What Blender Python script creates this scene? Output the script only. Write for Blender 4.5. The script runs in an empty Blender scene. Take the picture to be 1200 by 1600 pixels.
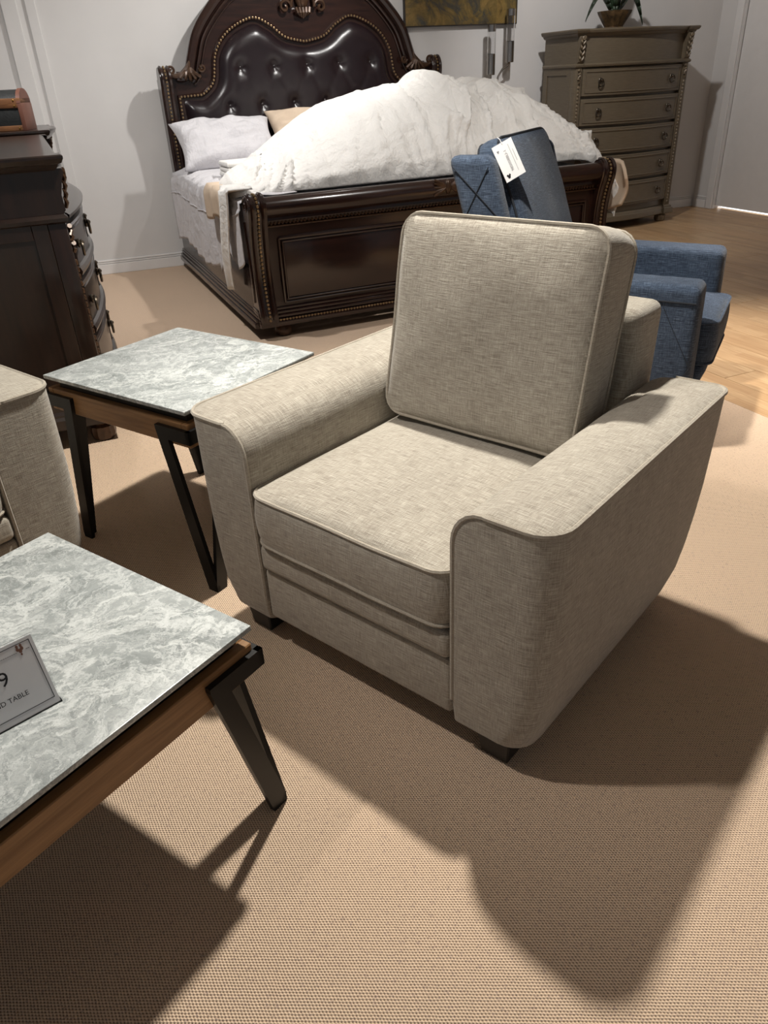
import bpy, bmesh, math, random
from math import sin, cos, pi, radians as R, sqrt, exp
from mathutils import Vector, Matrix, noise
from mathutils.geometry import delaunay_2d_cdt

random.seed(7)
scene = bpy.context.scene
COL = scene.collection

# ------------------------------------------------------------------ camera
CAM_H = 1.25
pitch, roll = R(30.382), R(-2.946)
cam_data = bpy.data.cameras.new('camera')
cam_data.sensor_fit = 'VERTICAL'
cam_data.sensor_height = 36.0
cam_data.lens = 36.0 * 1158.7 / 1600.0
cam_data.clip_start = 0.02
cam = bpy.data.objects.new('camera', cam_data)
COL.objects.link(cam)
_rt = Vector((1, 0, 0)); _fw = Vector((0, cos(pitch), -sin(pitch))); _up = _rt.cross(_fw)
_r2 = cos(roll) * _rt + sin(roll) * _up
_u2 = -sin(roll) * _rt + cos(roll) * _up
cam.matrix_world = Matrix(((_r2.x, _u2.x, -_fw.x, 0), (_r2.y, _u2.y, -_fw.y, 0), (_r2.z, _u2.z, -_fw.z, CAM_H), (0, 0, 0, 1)))
scene.camera = cam

# ------------------------------------------------------------------ world and lamps
w = bpy.data.worlds.new('showroom_air')
scene.world = w
w.use_nodes = True
w.node_tree.nodes['Background'].inputs[0].default_value = (0.92, 0.95, 1.0, 1)
w.node_tree.nodes['Background'].inputs[1].default_value = 0.165

def spot(name, loc, target, watt, size=70, blend=0.5, radius=0.045, col=(1.0, 0.93, 0.85)):
    d = bpy.data.lights.new(name, 'SPOT')
    d.energy = watt; d.spot_size = R(size); d.spot_blend = blend; d.shadow_soft_size = radius; d.color = col
    o = bpy.data.objects.new(name, d); COL.objects.link(o)
    o.location = loc
    o.rotation_euler = (Vector(target) - Vector(loc)).to_track_quat('-Z', 'Y').to_euler()
    return o
spot('track_spot', (0.09, 2.44, 2.75), (0.10, 1.20, 0.0), 410, 116, 0.5, 0.065, col=(1.0, 0.955, 0.865))
spot('track_spot', (-1.15, 1.05, 2.75), (0.35, 1.55, 0.5), 140, 48, 1.0)
spot('track_spot', (0.31, 5.35, 2.75), (-1.05, 6.1, 1.1), 150, 112, 0.8, col=(1.0, 0.975, 0.94))
spot('track_spot', (1.10, 3.30, 2.75), (0.80, 4.7, 0.9), 112, 80, 0.8, col=(1.0, 0.975, 0.94))
spot('track_spot', (1.65, 3.85, 2.75), (1.95, 3.30, 0.0), 470, 56, 1.0)
spot('track_spot', (-1.45, 3.90, 2.75), (-1.45, 4.9, 0.3), 165, 115, 0.9, col=(1.0, 0.975, 0.95))
spot('track_spot', (1.25, 5.30, 2.75), (2.3, 7.2, 1.1), 120, 95, 0.8, col=(1.0, 0.97, 0.95))

scene.view_settings.view_transform = 'Standard'
scene.view_settings.look = 'None'
scene.view_settings.gamma = 1.0
scene.view_settings.use_curve_mapping = False
scene.view_settings.exposure = 0.0

# ------------------------------------------------------------------ frames (plan position, heading)
class Frame:
    def __init__(s, x, y, deg):
        s.o = Vector((x, y, 0)); s.a = R(deg); s.rot = Matrix.Rotation(s.a, 3, 'Z')
    def W(s, x, y, z=0.0):
        return s.o + s.rot @ Vector((x, y, z))
BED = Frame(-0.6787, 4.1170, 22.46)
BLUE = Frame(1.093, 2.467, -29.3)

# ------------------------------------------------------------------ materials
def srgb(r, g, b):
    def f(c):
        c /= 255.0
        return c / 12.92 if c <= 0.04045 else ((c + 0.055) / 1.055) ** 2.4
    return (f(r), f(g), f(b), 1.0)

class NT:
    def __init__(s, name, rough=0.6, metal=0.0, spec=0.5):
        s.m = bpy.data.materials.new(name); s.m.use_nodes = True
        s.t = s.m.node_tree; s.b = s.t.nodes['Principled BSDF']
        s.b.inputs['Roughness'].default_value = rough
        s.b.inputs['Metallic'].default_value = metal
        s.b.inputs['Specular IOR Level'].default_value = spec
        s.tc = None
    def n(s, typ, **kw):
        nd = s.t.nodes.new(typ)
        for k, v in kw.items():
            if k.startswith('i_'):
                nd.inputs[k[2:].replace('_', ' ')].default_value = v
            else:
                setattr(nd, k, v)
        return nd
    def l(s, a, b):
        s.t.links.new(a, b)
    def coord(s, scale=(1, 1, 1), rot=(0, 0, 0), kind='Object', loc=(0, 0, 0)):
        if s.tc is None: s.tc = s.n('ShaderNodeTexCoord')
        mp = s.n('ShaderNodeMapping')
        mp.inputs['Scale'].default_value = scale; mp.inputs['Rotation'].default_value = rot; mp.inputs['Location'].default_value = loc
        s.l(s.tc.outputs[kind], mp.inputs['Vector'])
        return mp.outputs['Vector']
    def noise(s, vec, scale=5, detail=4, rough=0.55, dist=0.0):
        nd = s.n('ShaderNodeTexNoise')
        nd.inputs['Scale'].default_value = scale; nd.inputs['Detail'].default_value = detail
        nd.inputs['Roughness'].default_value = rough; nd.inputs['Distortion'].default_value = dist
        s.l(vec, nd.inputs['Vector'])
        return nd.outputs['Fac']
    def ramp(s, fac, stops):
        nd = s.n('ShaderNodeValToRGB')
        e = nd.color_ramp.elements
        e[0].position, e[0].color = stops[0]
        e[1].position, e[1].color = stops[-1]
        for p, c in stops[1:-1]:
            x = e.new(p); x.color = c
        s.l(fac, nd.inputs['Fac'])
        return nd.outputs['Color']
    def math(s, op, a, b=0.0, clamp=False):
        nd = s.n('ShaderNodeMath', operation=op); nd.use_clamp = clamp
        for i, v in enumerate((a, b)):
            if isinstance(v, (int, float)): nd.inputs[i].default_value = v
            else: s.l(v, nd.inputs[i])
        return nd.outputs[0]
    def mix(s, fac, a, b, mode='MIX'):
        nd = s.n('ShaderNodeMixRGB', blend_type=mode)
        for i, v in ((0, fac), (1, a), (2, b)):
            if isinstance(v, (int, float)): nd.inputs[i].default_value = v
            elif isinstance(v, tuple): nd.inputs[i].default_value = v
            else: s.l(v, nd.inputs[i])
        return nd.outputs[0]
    def color(s, c):
        if isinstance(c, tuple): s.b.inputs['Base Color'].default_value = c
        else: s.l(c, s.b.inputs['Base Color'])
    def bump(s, h, strength=0.3, dist=0.01):
        nd = s.n('ShaderNodeBump'); nd.inputs['Strength'].default_value = strength; nd.inputs['Distance'].default_value = dist
        s.l(h, nd.inputs['Height']); s.l(nd.outputs['Normal'], s.b.inputs['Normal'])

def plain(name, c, rough=0.6, metal=0.0, var=0.12, vscale=12, bump=0.0, bscale=80, spec=0.5):
    m = NT(name, rough, metal, spec)
    v = m.coord()
    n = m.noise(v, vscale, 4)
    dk = tuple(x * (1 - var) for x in c[:3]) + (1,)
    lt = tuple(min(1, x * (1 + var)) for x in c[:3]) + (1,)
    m.color(m.ramp(n, [(0.3, dk), (0.7, lt)]))
    if bump:
        m.bump(m.noise(v, bscale, 3), bump, 0.004)
    return m.m

def fabric(name, dark, mid, light, streak=(35, 420), bump=0.5, sheen=0.25):
    # tweed: long slubs in both thread directions on the object's own axes
    m = NT(name, 0.92, 0, 0.25)
    tc = m.n('ShaderNodeTexCoord'); m.tc = tc
    px = m.n('ShaderNodeSeparateXYZ'); m.l(tc.outputs['Object'], px.inputs[0])
    nx = m.n('ShaderNodeSeparateXYZ'); m.l(tc.outputs['Normal'], nx.inputs[0])
    ax, ay, az = (m.math('ABSOLUTE', nx.outputs[k]) for k in range(3))
    isx = m.math('GREATER_THAN', ax, m.math('MAXIMUM', ay, az))
    isz = m.math('GREATER_THAN', az, m.math('MAXIMUM', ax, ay))
    X, Y, Z = px.outputs[0], px.outputs[1], px.outputs[2]
    cu = m.math('ADD', X, m.math('MULTIPLY', isx, m.math('SUBTRACT', Y, X)))
    cv = m.math('ADD', Z, m.math('MULTIPLY', isz, m.math('SUBTRACT', Y, Z)))
    uv = m.n('ShaderNodeCombineXYZ'); m.l(cu, uv.inputs[0]); m.l(cv, uv.inputs[1])
    def strk(a, b):
        mp = m.n('ShaderNodeMapping'); mp.inputs['Scale'].default_value = (a, b, 1); m.l(uv.outputs[0], mp.inputs['Vector'])
        return m.noise(mp.outputs['Vector'], 1.0, 3, 0.62)
    hx = strk(24, 480); vz = strk(480, 34); fine = strk(560, 560)
    s = m.math('ADD', m.math('MULTIPLY', hx, 0.5), m.math('MULTIPLY', vz, 0.3))
    s = m.math('ADD', s, m.math('MULTIPLY', fine, 0.2))
    big = m.noise(m.coord(), 5, 3)
    s2 = m.math('ADD', s, m.math('MULTIPLY', m.math('SUBTRACT', big, 0.5), 0.10))
    m.color(m.ramp(s2, [(0.33, dark), (0.50, mid), (0.67, light)]))
    m.b.inputs['Sheen Weight'].default_value = sheen
    m.b.inputs['Sheen Roughness'].default_value = 0.5
    m.bump(s, bump, 0.004)
    return m.m

def darkwood(name, dark, light, rough=0.28, along=(1, 1, 14), coat=0.35):
    m = NT(name, rough, 0, 0.5)
    v = m.coord(along)
    n = m.noise(v, 5, 6, 0.6, 0.4)
    m.color(m.ramp(n, [(0.28, dark), (0.72, light)]))
    m.b.inputs['Coat Weight'].default_value = coat
    m.b.inputs['Coat Roughness'].default_value = 0.12
    return m.m

M = {}
M['beige'] = fabric('beige_tweed', srgb(108, 99, 89), srgb(158, 151, 139), srgb(198, 193, 181))
M['beige_pipe'] = fabric('beige_piping', srgb(130, 121, 109), srgb(160, 152, 139), srgb(184, 177, 164), bump=0.2)
M['blue'] = fabric('blue_chenille', srgb(22, 29, 40), srgb(52, 64, 82), srgb(102, 117, 138), bump=0.7, sheen=0.12)
M['blue_pipe'] = plain('blue_piping', srgb(26, 31, 40), 0.9)
M['black'] = plain('black_metal', srgb(11, 11, 12), 0.38, 0.0, 0.1, spec=0.35)
M['foot'] = plain('black_foot', srgb(14, 13, 13), 0.45)
M['slab_under'] = plain('dark_underlay', srgb(40, 34, 30), 0.5)
M['espresso'] = darkwood('espresso_wood', srgb(27, 15, 12), srgb(50, 29, 22), 0.24, (1, 3, 9))
M['cherry'] = darkwood('cherry_wood', srgb(19, 11, 8), srgb(38, 22, 16), 0.30, (9, 9, 1))
M['gold'] = plain('gilt_bead', srgb(158, 134, 100), 0.28, 0.7, 0.25)
M['bronze'] = plain('bronze_carving', srgb(70, 50, 36), 0.30, 0.25, 0.4, 40)
M['leather'] = plain('dark_leather', srgb(30, 21, 24), 0.27, 0, 0.15, 25, 0.12, 260)
M['taupe'] = darkwood('taupe_wood', srgb(88, 78, 63), srgb(108, 97, 80), 0.40, (3, 3, 70), 0.1)
M['taupe_gap'] = plain('taupe_shadow_line', srgb(44, 38, 31), 0.6)
M['taupe_carve'] = plain('taupe_carving', srgb(118, 105, 86), 0.45, 0.1, 0.35, 60)
M['pewter'] = plain('pewter', srgb(96, 88, 78), 0.3, 0.85, 0.2)
M['chrome'] = plain('brushed_steel', srgb(170, 165, 160), 0.22, 1.0, 0.06)
M['brass'] = plain('brass_nail', srgb(190, 150, 80), 0.3, 0.9)
M['wall'] = plain('painted_wall', srgb(209, 207, 205), 0.85, 0, 0.025, 3)
M['skirt'] = plain('white_trim_paint', srgb(222, 220, 218), 0.5, 0, 0.02)
M['ceiling'] = plain('ceiling_paint', srgb(215, 213, 210), 0.9, 0, 0.02)
M['paper'] = plain('white_card', srgb(226, 226, 228), 0.55, 0, 0.02)
M['ink'] = plain('black_ink', srgb(24, 22, 28), 0.6)
M['ink_brown'] = plain('brown_ink', srgb(120, 84, 70), 0.6)
M['ink_grey'] = plain('grey_ink', srgb(130, 130, 136), 0.6)
M['linen_beige'] = plain('beige_linen', srgb(204, 184, 162), 0.85, 0, 0.06, 9, 0.3, 60)
M['leaf'] = plain('dark_leaf', srgb(40, 54, 38), 0.4, 0, 0.3)
M['pot'] = plain('mottled_pot', srgb(74, 56, 34), 0.45, 0, 0.75, 30)
M['trunk_black'] = plain('black_leatherette', srgb(34, 36, 36), 0.55, 0, 0.3, 30, 0.3, 120)
M['trunk_wood'] = darkwood('trunk_wood', srgb(88, 56, 34), srgb(138, 94, 58), 0.45, (2, 14, 14), 0.1)
M['trunk_side'] = plain('trunk_leather', srgb(112, 72, 58), 0.5, 0, 0.15)
M['subfloor'] = plain('subfloor', srgb(90, 80, 70), 0.9)

def cotton(name, c):
    m = NT(name, 0.8, 0, 0.3)
    v = m.coord()
    n1 = m.noise(m.coord((1, 1, 0.6)), 9, 4, 0.55, 0.8)
    n2 = m.noise(v, 38, 4, 0.6, 0.5)
    h = m.math('ADD', m.math('MULTIPLY', n1, 1.0), m.math('MULTIPLY', n2, 0.28))
    m.color(c)
    m.b.inputs['Sheen Weight'].default_value = 0.15
    m.bump(h, 0.65, 0.03)
    return m.m
M['cotton'] = cotton('white_cotton', srgb(236, 234, 230))
M['sheet'] = cotton('white_sheet', srgb(206, 204, 207))

def marble():
    m = NT('grey_marble', 0.26, 0, 0.45)
    v = m.coord((1, 1, 1), (0, 0, 0.6))
    wn = m.n('ShaderNodeTexNoise'); wn.inputs['Scale'].default_value = 4.2; wn.inputs['Detail'].default_value = 8; wn.inputs['Roughness'].default_value = 0.62; m.l(v, wn.inputs['Vector'])
    wv = m.n('ShaderNodeVectorMath', operation='MULTIPLY_ADD'); m.l(wn.outputs['Color'], wv.inputs[0]); wv.inputs[1].default_value = (0.22, 0.22, 0.22); m.l(v, wv.inputs[2])
    mp = m.n('ShaderNodeMapping'); mp.inputs['Scale'].default_value = (3.0, 6.5, 1); m.l(wv.outputs[0], mp.inputs['Vector'])
    n = m.noise(mp.outputs['Vector'], 1.5, 10, 0.70, 0.3)
    base = m.ramp(n, [(0.32, srgb(132, 138, 138)), (0.46, srgb(148, 154, 154)), (0.58, srgb(164, 169, 169)), (0.70, srgb(146, 152, 152))])
    def vein(vec, sc, width, det=8, ds=0.4):
        q = m.noise(vec, sc, det, 0.66, ds)
        return m.math('SUBTRACT', 1.0, m.math('MULTIPLY', m.math('ABSOLUTE', m.math('SUBTRACT', q, 0.5)), width), True)
    c = m.mix(m.math('MULTIPLY', vein(mp.outputs['Vector'], 0.9, 42, 7), 0.85), base, srgb(214, 218, 217))
    c = m.mix(m.math('MULTIPLY', vein(wv.outputs[0], 13.0, 30, 7), 0.70), c, srgb(208, 212, 212))
    c = m.mix(m.math('MULTIPLY', vein(wv.outputs[0], 7.0, 46, 9), 0.42), c, srgb(104, 109, 110))
    c = m.mix(m.math('MULTIPLY', vein(wv.outputs[0], 30.0, 20, 6), 0.45), c, srgb(200, 204, 204))
    m.color(c)
    return m.m
M['marble'] = marble()

def oak(name, dark, light, along):
    m = NT(name, 0.42, 0, 0.4)
    n = m.noise(m.coord(along), 4, 7, 0.62, 0.6)
    n2 = m.noise(m.coord(tuple(a * 6 for a in along)), 6, 4, 0.6)
    c = m.ramp(n, [(0.3, dark), (0.7, light)])
    c = m.mix(m.math('MULTIPLY', n2, 0.25), c, dark)
    m.color(c)
    return m.m
M['oak_x'] = oak('walnut_apron', srgb(120, 86, 54), srgb(168, 128, 86), (1.2, 18, 18))
M['oak_y'] = oak('walnut_apron_short', srgb(120, 86, 54), srgb(168, 128, 86), (18, 1.2, 18))

def carpet():
    m = NT('loop_carpet', 0.95, 0, 0.15)
    v = m.coord((1, 1, 1), (0, 0, 0.45))
    sx = m.n('ShaderNodeSeparateXYZ'); m.l(v, sx.inputs[0])
    wob = m.noise(v, 45, 2)
    # basket of loops: two crossed sets of rows at a slant
    rx = m.math('ADD', m.math('MULTIPLY', sx.outputs[0], 2 * pi / 0.0056), m.math('MULTIPLY', wob, 2.2))
    ry = m.math('ADD', m.math('MULTIPLY', sx.outputs[1], 2 * pi / 0.0046), m.math('MULTIPLY', wob, 2.2))
    a_ = m.math('SINE', m.math('ADD', rx, m.math('MULTIPLY', ry, 0.5))); b_ = m.math('SINE', ry)
    h = m.math('ADD', m.math('MULTIPLY', a_, 0.27), m.math('MULTIPLY', b_, 0.25))
    h = m.math('ADD', h, 0.5)
    yarn = m.noise(v, 260, 3, 0.7)
    fac = m.math('ADD', m.math('MULTIPLY', h, 0.72), m.math('MULTIPLY', yarn, 0.36))
    c = m.ramp(fac, [(0.14, srgb(92, 77, 66)), (0.42, srgb(212, 185, 160)), (0.80, srgb(243, 220, 195))])
    tint = m.noise(v, 130, 2, 0.7)
    c = m.mix(m.math('MULTIPLY', m.math('GREATER_THAN', tint, 0.62), 0.35), c, srgb(128, 108, 116))
    blot = m.noise(v, 1.6, 3)
    c = m.mix(0.16, c, m.ramp(blot, [(0.35, srgb(196, 178, 160)), (0.65, srgb(236, 218, 198))]), 'MULTIPLY')
    m.color(c)
    m.bump(h, 0.8, 0.003)
    return m.m
M['carpet'] = carpet()

def plankmat():
    m = NT('strip_floor', 0.33, 0, 0.45)
    oi = m.n('ShaderNodeObjectInfo')
    v = m.coord((1, 1, 1))
    off = m.n('ShaderNodeVectorMath', operation='ADD'); m.l(v, off.inputs[0])
    cmb = m.n('ShaderNodeCombineXYZ'); m.l(m.math('MULTIPLY', oi.outputs['Random'], 40), cmb.inputs[0]); m.l(m.math('MULTIPLY', oi.outputs['Random'], 17), cmb.inputs[1])
    m.l(cmb.outputs[0], off.inputs[1])
    mp = m.n('ShaderNodeMapping'); mp.inputs['Scale'].default_value = (16, 1.0, 1); m.l(off.outputs[0], mp.inputs['Vector'])
    grain = m.noise(mp.outputs['Vector'], 5, 5, 0.6, 0.5)
    bk = m.n('ShaderNodeTexBrick', offset=0.37)
    mp2 = m.n('ShaderNodeMapping'); mp2.inputs['Rotation'].default_value = (0, 0, pi / 2); m.l(off.outputs[0], mp2.inputs['Vector'])
    m.l(mp2.outputs['Vector'], bk.inputs['Vector'])
    bk.inputs['Color1'].default_value = (0, 0, 0, 1); bk.inputs['Color2'].default_value = (1, 1, 1, 1)
    bk.inputs['Mortar'].default_value = (0.4, 0.4, 0.4, 1)
    bk.inputs['Scale'].default_value = 1.0; bk.inputs['Mortar Size'].default_value = 0.0012
    bk.inputs['Brick Width'].default_value = 0.46; bk.inputs['Row Height'].default_value = 0.064
    c = m.ramp(grain, [(0.3, srgb(164, 132, 98)), (0.7, srgb(210, 180, 140))])
    c = m.mix(m.math('MULTIPLY', bk.outputs['Color'], 0.60), c, srgb(150, 114, 80))
    c2 = m.mix(m.math('MULTIPLY', oi.outputs['Random'], 0.25), c, srgb(214, 172, 126))
    m.color(c2)
    return m.m
M['plank'] = plankmat()

def canvas():
    m = NT('oil_paint', 0.45, 0, 0.5)
    v = m.coord()
    n = m.noise(v, 4.5, 8, 0.68, 1.2)
    c = m.ramp(n, [(0.30, srgb(34, 34, 32)), (0.42, srgb(58, 66, 66)), (0.50, srgb(112, 96, 56)), (0.60, srgb(150, 124, 70)), (0.72, srgb(64, 54, 34))])
    c = m.mix(m.math('MULTIPLY', m.math('SUBTRACT', m.noise(v, 14, 6, 0.7, 1.0), 0.25), 1.0, True), c, srgb(96, 74, 34))
    m.color(c); m.bump(m.noise(v, 30, 6, 0.7), 0.6, 0.01)
    return m.m
M['canvas'] = canvas()

def glass(name, tint=(1, 1, 1, 1), rough=0.02):
    m = NT(name, rough, 0, 0.5)
    m.color(tint); m.b.inputs['Transmission Weight'].default_value = 1.0; m.b.inputs['IOR'].default_value = 1.46
    return m.m
M['acrylic'] = glass('clear_acrylic')
M['glass'] = glass('clear_glass', (0.93, 0.93, 0.93, 1), 0.05)

# ------------------------------------------------------------------ mesh building
class MB:
    def __init__(s):
        s.v = []; s.f = []
    def add(s, vs, fs):
        k = len(s.v); s.v += [tuple(p) for p in vs]; s.f += [tuple(i + k for i in f) for f in fs]
        return s
    def box(s, x0, x1, y0, y1, z0, z1, bev=0.0, seg=2, fn=None):
        bm = bmesh.new()
        bmesh.ops.create_cube(bm, size=1.0)
        for v in bm.verts:
            v.co = Vector((x0 + (v.co.x + .5) * (x1 - x0), y0 + (v.co.y + .5) * (y1 - y0), z0 + (v.co.z + .5) * (z1 - z0)))
        if bev > 0:
            bmesh.ops.bevel(bm, geom=list(bm.edges), offset=bev, segments=seg, affect='EDGES', profile=0.5)
        bm.verts.index_update()
        vs = [v.co.copy() for v in bm.verts]
        if fn: vs = [fn(p) for p in vs]
        fs = [[v.index for v in f.verts] for f in bm.faces]
        bm.free()
        return s.add(vs, fs)
    def tube(s, path, r, n=8, closed=False, cap=True):
        P = [Vector(p) for p in path]; N = len(P)
        rr = r if isinstance(r, (list, tuple)) else [r] * N
        T = []
        for i in range(N):
            a = P[(i - 1) % N] if (closed or i > 0) else P[i]
            b = P[(i + 1) % N] if (closed or i < N - 1) else P[i]
            t = (b - a); T.append(t.normalized() if t.length > 1e-9 else Vector((0, 0, 1)))
        u = T[0].orthogonal().normalized()
        vs = []; fs = []
        for i in range(N):
            u = (u - T[i] * u.dot(T[i])); u = u.normalized() if u.length > 1e-6 else T[i].orthogonal().normalized()
            w2 = T[i].cross(u)
            for k in range(n):
                a = 2 * pi * k / n
                vs.append(P[i] + (u * cos(a) + w2 * sin(a)) * rr[i])
        m = N if closed else N - 1
        for i in range(m):
            for k in range(n):
                a, b = i * n + k, i * n + (k + 1) % n
                c, d = ((i + 1) % N) * n + (k + 1) % n, ((i + 1) % N) * n + k
                fs.append((a, b, c, d))
        if cap and not closed:
            fs.append(tuple(reversed(range(n)))); fs.append(tuple((N - 1) * n + k for k in range(n)))
        return s.add(vs, fs)
    def loft(s, rings, cap0=True, cap1=True, closed=True):
        n = len(rings[0]); vs = [p for r in rings for p in r]; fs = []
        for i in range(len(rings) - 1):
            for k in range(n if closed else n - 1):
                fs.append((i * n + k, i * n + (k + 1) % n, (i + 1) * n + (k + 1) % n, (i + 1) * n + k))
        if cap0: fs.append(tuple(reversed(range(n))))
        if cap1: fs.append(tuple((len(rings) - 1) * n + k for k in range(n)))
        return s.add(vs, fs)
    def lathe(s, prof, c=(0, 0, 0), n=20, fn=None):
        rings = []
        for r, z in prof:
            rings.append([(c[0] + r * cos(2 * pi * k / n) * (1 if fn is None else fn(k, n)), c[1] + r * sin(2 * pi * k / n) * (1 if fn is None else fn(k, n)), c[2] + z) for k in range(n)])
        return s.loft(rings)
    def ball(s, c, r, sx=1, sy=1, sz=1, n=8, m=6, mat=None):
        rings = []
        for i in range(m + 1):
            a = -pi / 2 + pi * i / m
            q = max(cos(a), 0.02)
            ring = []
            for k in range(n):
                p = Vector((r * sx * q * cos(2 * pi * k / n), r * sy * q * sin(2 * pi * k / n), r * sz * sin(a)))
                if mat: p = mat @ p
                ring.append(p + Vector(c))
            rings.append(ring)
        return s.loft(rings)
    def grid(s, fn, nu, nv, closed_u=False):
        vs = [fn(i / (nu - 1), j / (nv - 1)) for j in range(nv) for i in range(nu)]
        fs = [(j * nu + i, j * nu + i + 1, (j + 1) * nu + i + 1, (j + 1) * nu + i) for j in range(nv - 1) for i in range(nu - 1)]
        return s.add(vs, fs)
    def prism(s, poly, axis_fn, d0, d1):
        a = [axis_fn(p, d0) for p in poly]; b = [axis_fn(p, d1) for p in poly]
        return s.loft([a, b])
    def build(s, name, mat, parent=None, smooth=True, ang=35, loc=None, rotz=None):
        me = bpy.data.meshes.new(name)
        me.from_pydata(s.v, [], s.f)
        bm = bmesh.new(); bm.from_mesh(me)
        bmesh.ops.recalc_face_normals(bm, faces=list(bm.faces)); bm.to_mesh(me); bm.free()
        if smooth:
            me.shade_smooth(); me.set_sharp_from_angle(angle=R(ang))
        me.materials.append(mat if not isinstance(mat, str) else M[mat])
        o = bpy.data.objects.new(name, me); COL.objects.link(o)
        if parent: o.parent = parent
        if loc is not None: o.location = loc
        if rotz is not None: o.rotation_euler = (0, 0, rotz)
        return o

def thing(name, label, cat, loc, rotz=0.0, group=None):
    o = bpy.data.objects.new(name, None); COL.objects.link(o)
    o.empty_display_size = 0.1
    o.location = loc; o.rotation_euler = (0, 0, rotz)
    return tag(o, label, cat, group)
def tag(o, label, cat, group=None):
    o['label'] = label; o['category'] = cat
    if group: o['group'] = group
    return o
def struct(o, label=None):
    o['kind'] = 'structure'
    if label: o['label'] = label
    return o

def rrect(x0, x1, y0, y1, r, n=6):
    # corners in order: (x0,y0) (x1,y0) (x1,y1) (x0,y1), counter-clockwise; r = 4 radii
    if not isinstance(r, (list, tuple)): r = [r] * 4
    out = []
    C = [(x0 + r[0], y0 + r[0], pi, r[0]), (x1 - r[1], y0 + r[1], 1.5 * pi, r[1]), (x1 - r[2], y1 - r[2], 0, r[2]), (x0 + r[3], y1 - r[3], .5 * pi, r[3])]
    for cx, cy, a0, q in C:
        for k in range(n + 1):
            a = a0 + (pi / 2) * k / n
            out.append((cx + q * cos(a), cy + q * sin(a)))
    return out

def densify(ring, step):
    out = []
    n = len(ring)
    for i in range(n):
        a = Vector(ring[i]); b = Vector(ring[(i + 1) % n]); k = max(1, int((b - a).length / step))
        for j in range(k): out.append(tuple(a.lerp(b, j / k)))
    return out

def catmull(pts, k=8, closed=False):
    P = [Vector(p) for p in pts]; n = len(P); out = []
    rng = range(n if closed else n - 1)
    for i in rng:
        p0 = P[(i - 1) % n] if closed or i > 0 else P[i]
        p1 = P[i]; p2 = P[(i + 1) % n]
        p3 = P[(i + 2) % n] if closed or i + 2 < n else P[(i + 1) % n]
        for j in range(k):
            t = j / k
            out.append(0.5 * ((2 * p1) + (p2 - p0) * t + (2 * p0 - 5 * p1 + 4 * p2 - p3) * t * t + (3 * p1 - p0 - 3 * p2 + p3) * t ** 3))
    if not closed: out.append(P[-1])
    return out

def arclen_pts(path, step, closed=False):
    P = [Vector(p) for p in path]
    if closed: P = P + [P[0]]
    out = []; carry = 0.0
    for a, b in zip(P[:-1], P[1:]):
        L = (b - a).length
        d = carry
        while d < L:
            out.append(a.lerp(b, d / L)); d += step
        carry = d - L
    return out

# ------------------------------------------------------------------ the room
FX0, FX1, FY0, FY1 = -3.6, 5.15, -6.0, 2.6        # plan extent in the bed's frame
SPLIT = 1.536                                     # carpet gives way to strip floor here
floor = struct(MB().box(FX0, FX1, FY0, FY1, -0.10, -0.012).build('floor', 'subfloor', None, False, loc=BED.o, rotz=BED.a), 'showroom floor, beige carpet meeting strip wood')
MB().box(FX0, SPLIT, FY0, FY1, -0.012, 0.0).build('carpet', 'carpet', floor, False)
PW, PL, GAP = 0.192, 1.28, 0.0012
pm = None
row = 0
x = SPLIT
while x < FX1 - 0.02:
    y = FY0 + (row * 0.43) % PL - PL
    while y < FY1:
        y0 = max(y, FY0); y1 = min(y + PL, FY1); wd = min(PW, FX1 - x)
        if y1 - y0 > 0.05 and not (y1 < -4.6):
            full = abs(y1 - y0 - PL) < 1e-6 and wd == PW
            if full and pm is not None:
                o = bpy.data.objects.new('plank', pm); COL.objects.link(o); o.parent = floor
            else:
                o = MB().box(-wd / 2 + GAP, wd / 2 - GAP, -(y1 - y0) / 2 + GAP, (y1 - y0) / 2 - GAP, -0.012, 0.0, 0.0012, 1).build('plank', 'plank', floor, False)
                if full: pm = o.data
            o.location = (x + wd / 2, (y0 + y1) / 2, 0)
        y += PL
    x += PW; row += 1

WA, WB = BED.W(-0.67, 2.36), BED.W(5.055, 1.98)
wdir = (WB - WA).normalized(); wang = math.atan2(wdir.y, wdir.x)
WALL = Frame(WA.x, WA.y, math.degrees(wang))
wlen = (WB - WA).length
HT = 3.0
wall_back = struct(MB().box(-3.2, wlen + 0.1, 0.0, 0.12, -0.1, HT).build('wall_back', 'wall', None, False, loc=WALL.o, rotz=WALL.a), 'off-white painted back wall behind the bed')
# side wall on the right: a short return, then the door panel
RC = BED.W(5.055, 1.975); RJ = BED.W(5.05, 1.72); RE = BED.W(5.02, -5.9)
rd = (RE - RC).normalized(); RW = Frame(RC.x, RC.y, math.degrees(math.atan2(rd.y, rd.x)))
jl = (RJ - RC).length; rl = (RE - RC).length
wall_right = struct(MB().box(-0.1, jl, 0.0, 0.12, -0.1, HT).box(jl + 1.9, rl, 0.0, 0.12, -0.1, HT).box(jl, jl + 1.9, 0.0, 0.12, 2.55, HT)
                    .build('wall_right', 'wall', None, False, loc=RW.o, rotz=RW.a), 'off-white painted wall with a white door')
door = MB().box(jl + 0.006, jl + 1.894, 0.035, 0.085, 0.028, 2.54, 0.004).build('door_1', 'skirt', None, False, loc=RW.o, rotz=RW.a)
struct(door, 'wide white door with light showing under it')
struct(MB().box(jl - 0.075, jl, -0.015, 0.0, 0.0, 2.62, 0.004).box(jl - 0.02, jl + 0.005, 0.0, 0.03, 0.0, 2.6).build('trim_1', 'skirt', None, False, loc=RW.o, rotz=RW.a), 'white door casing')
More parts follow.
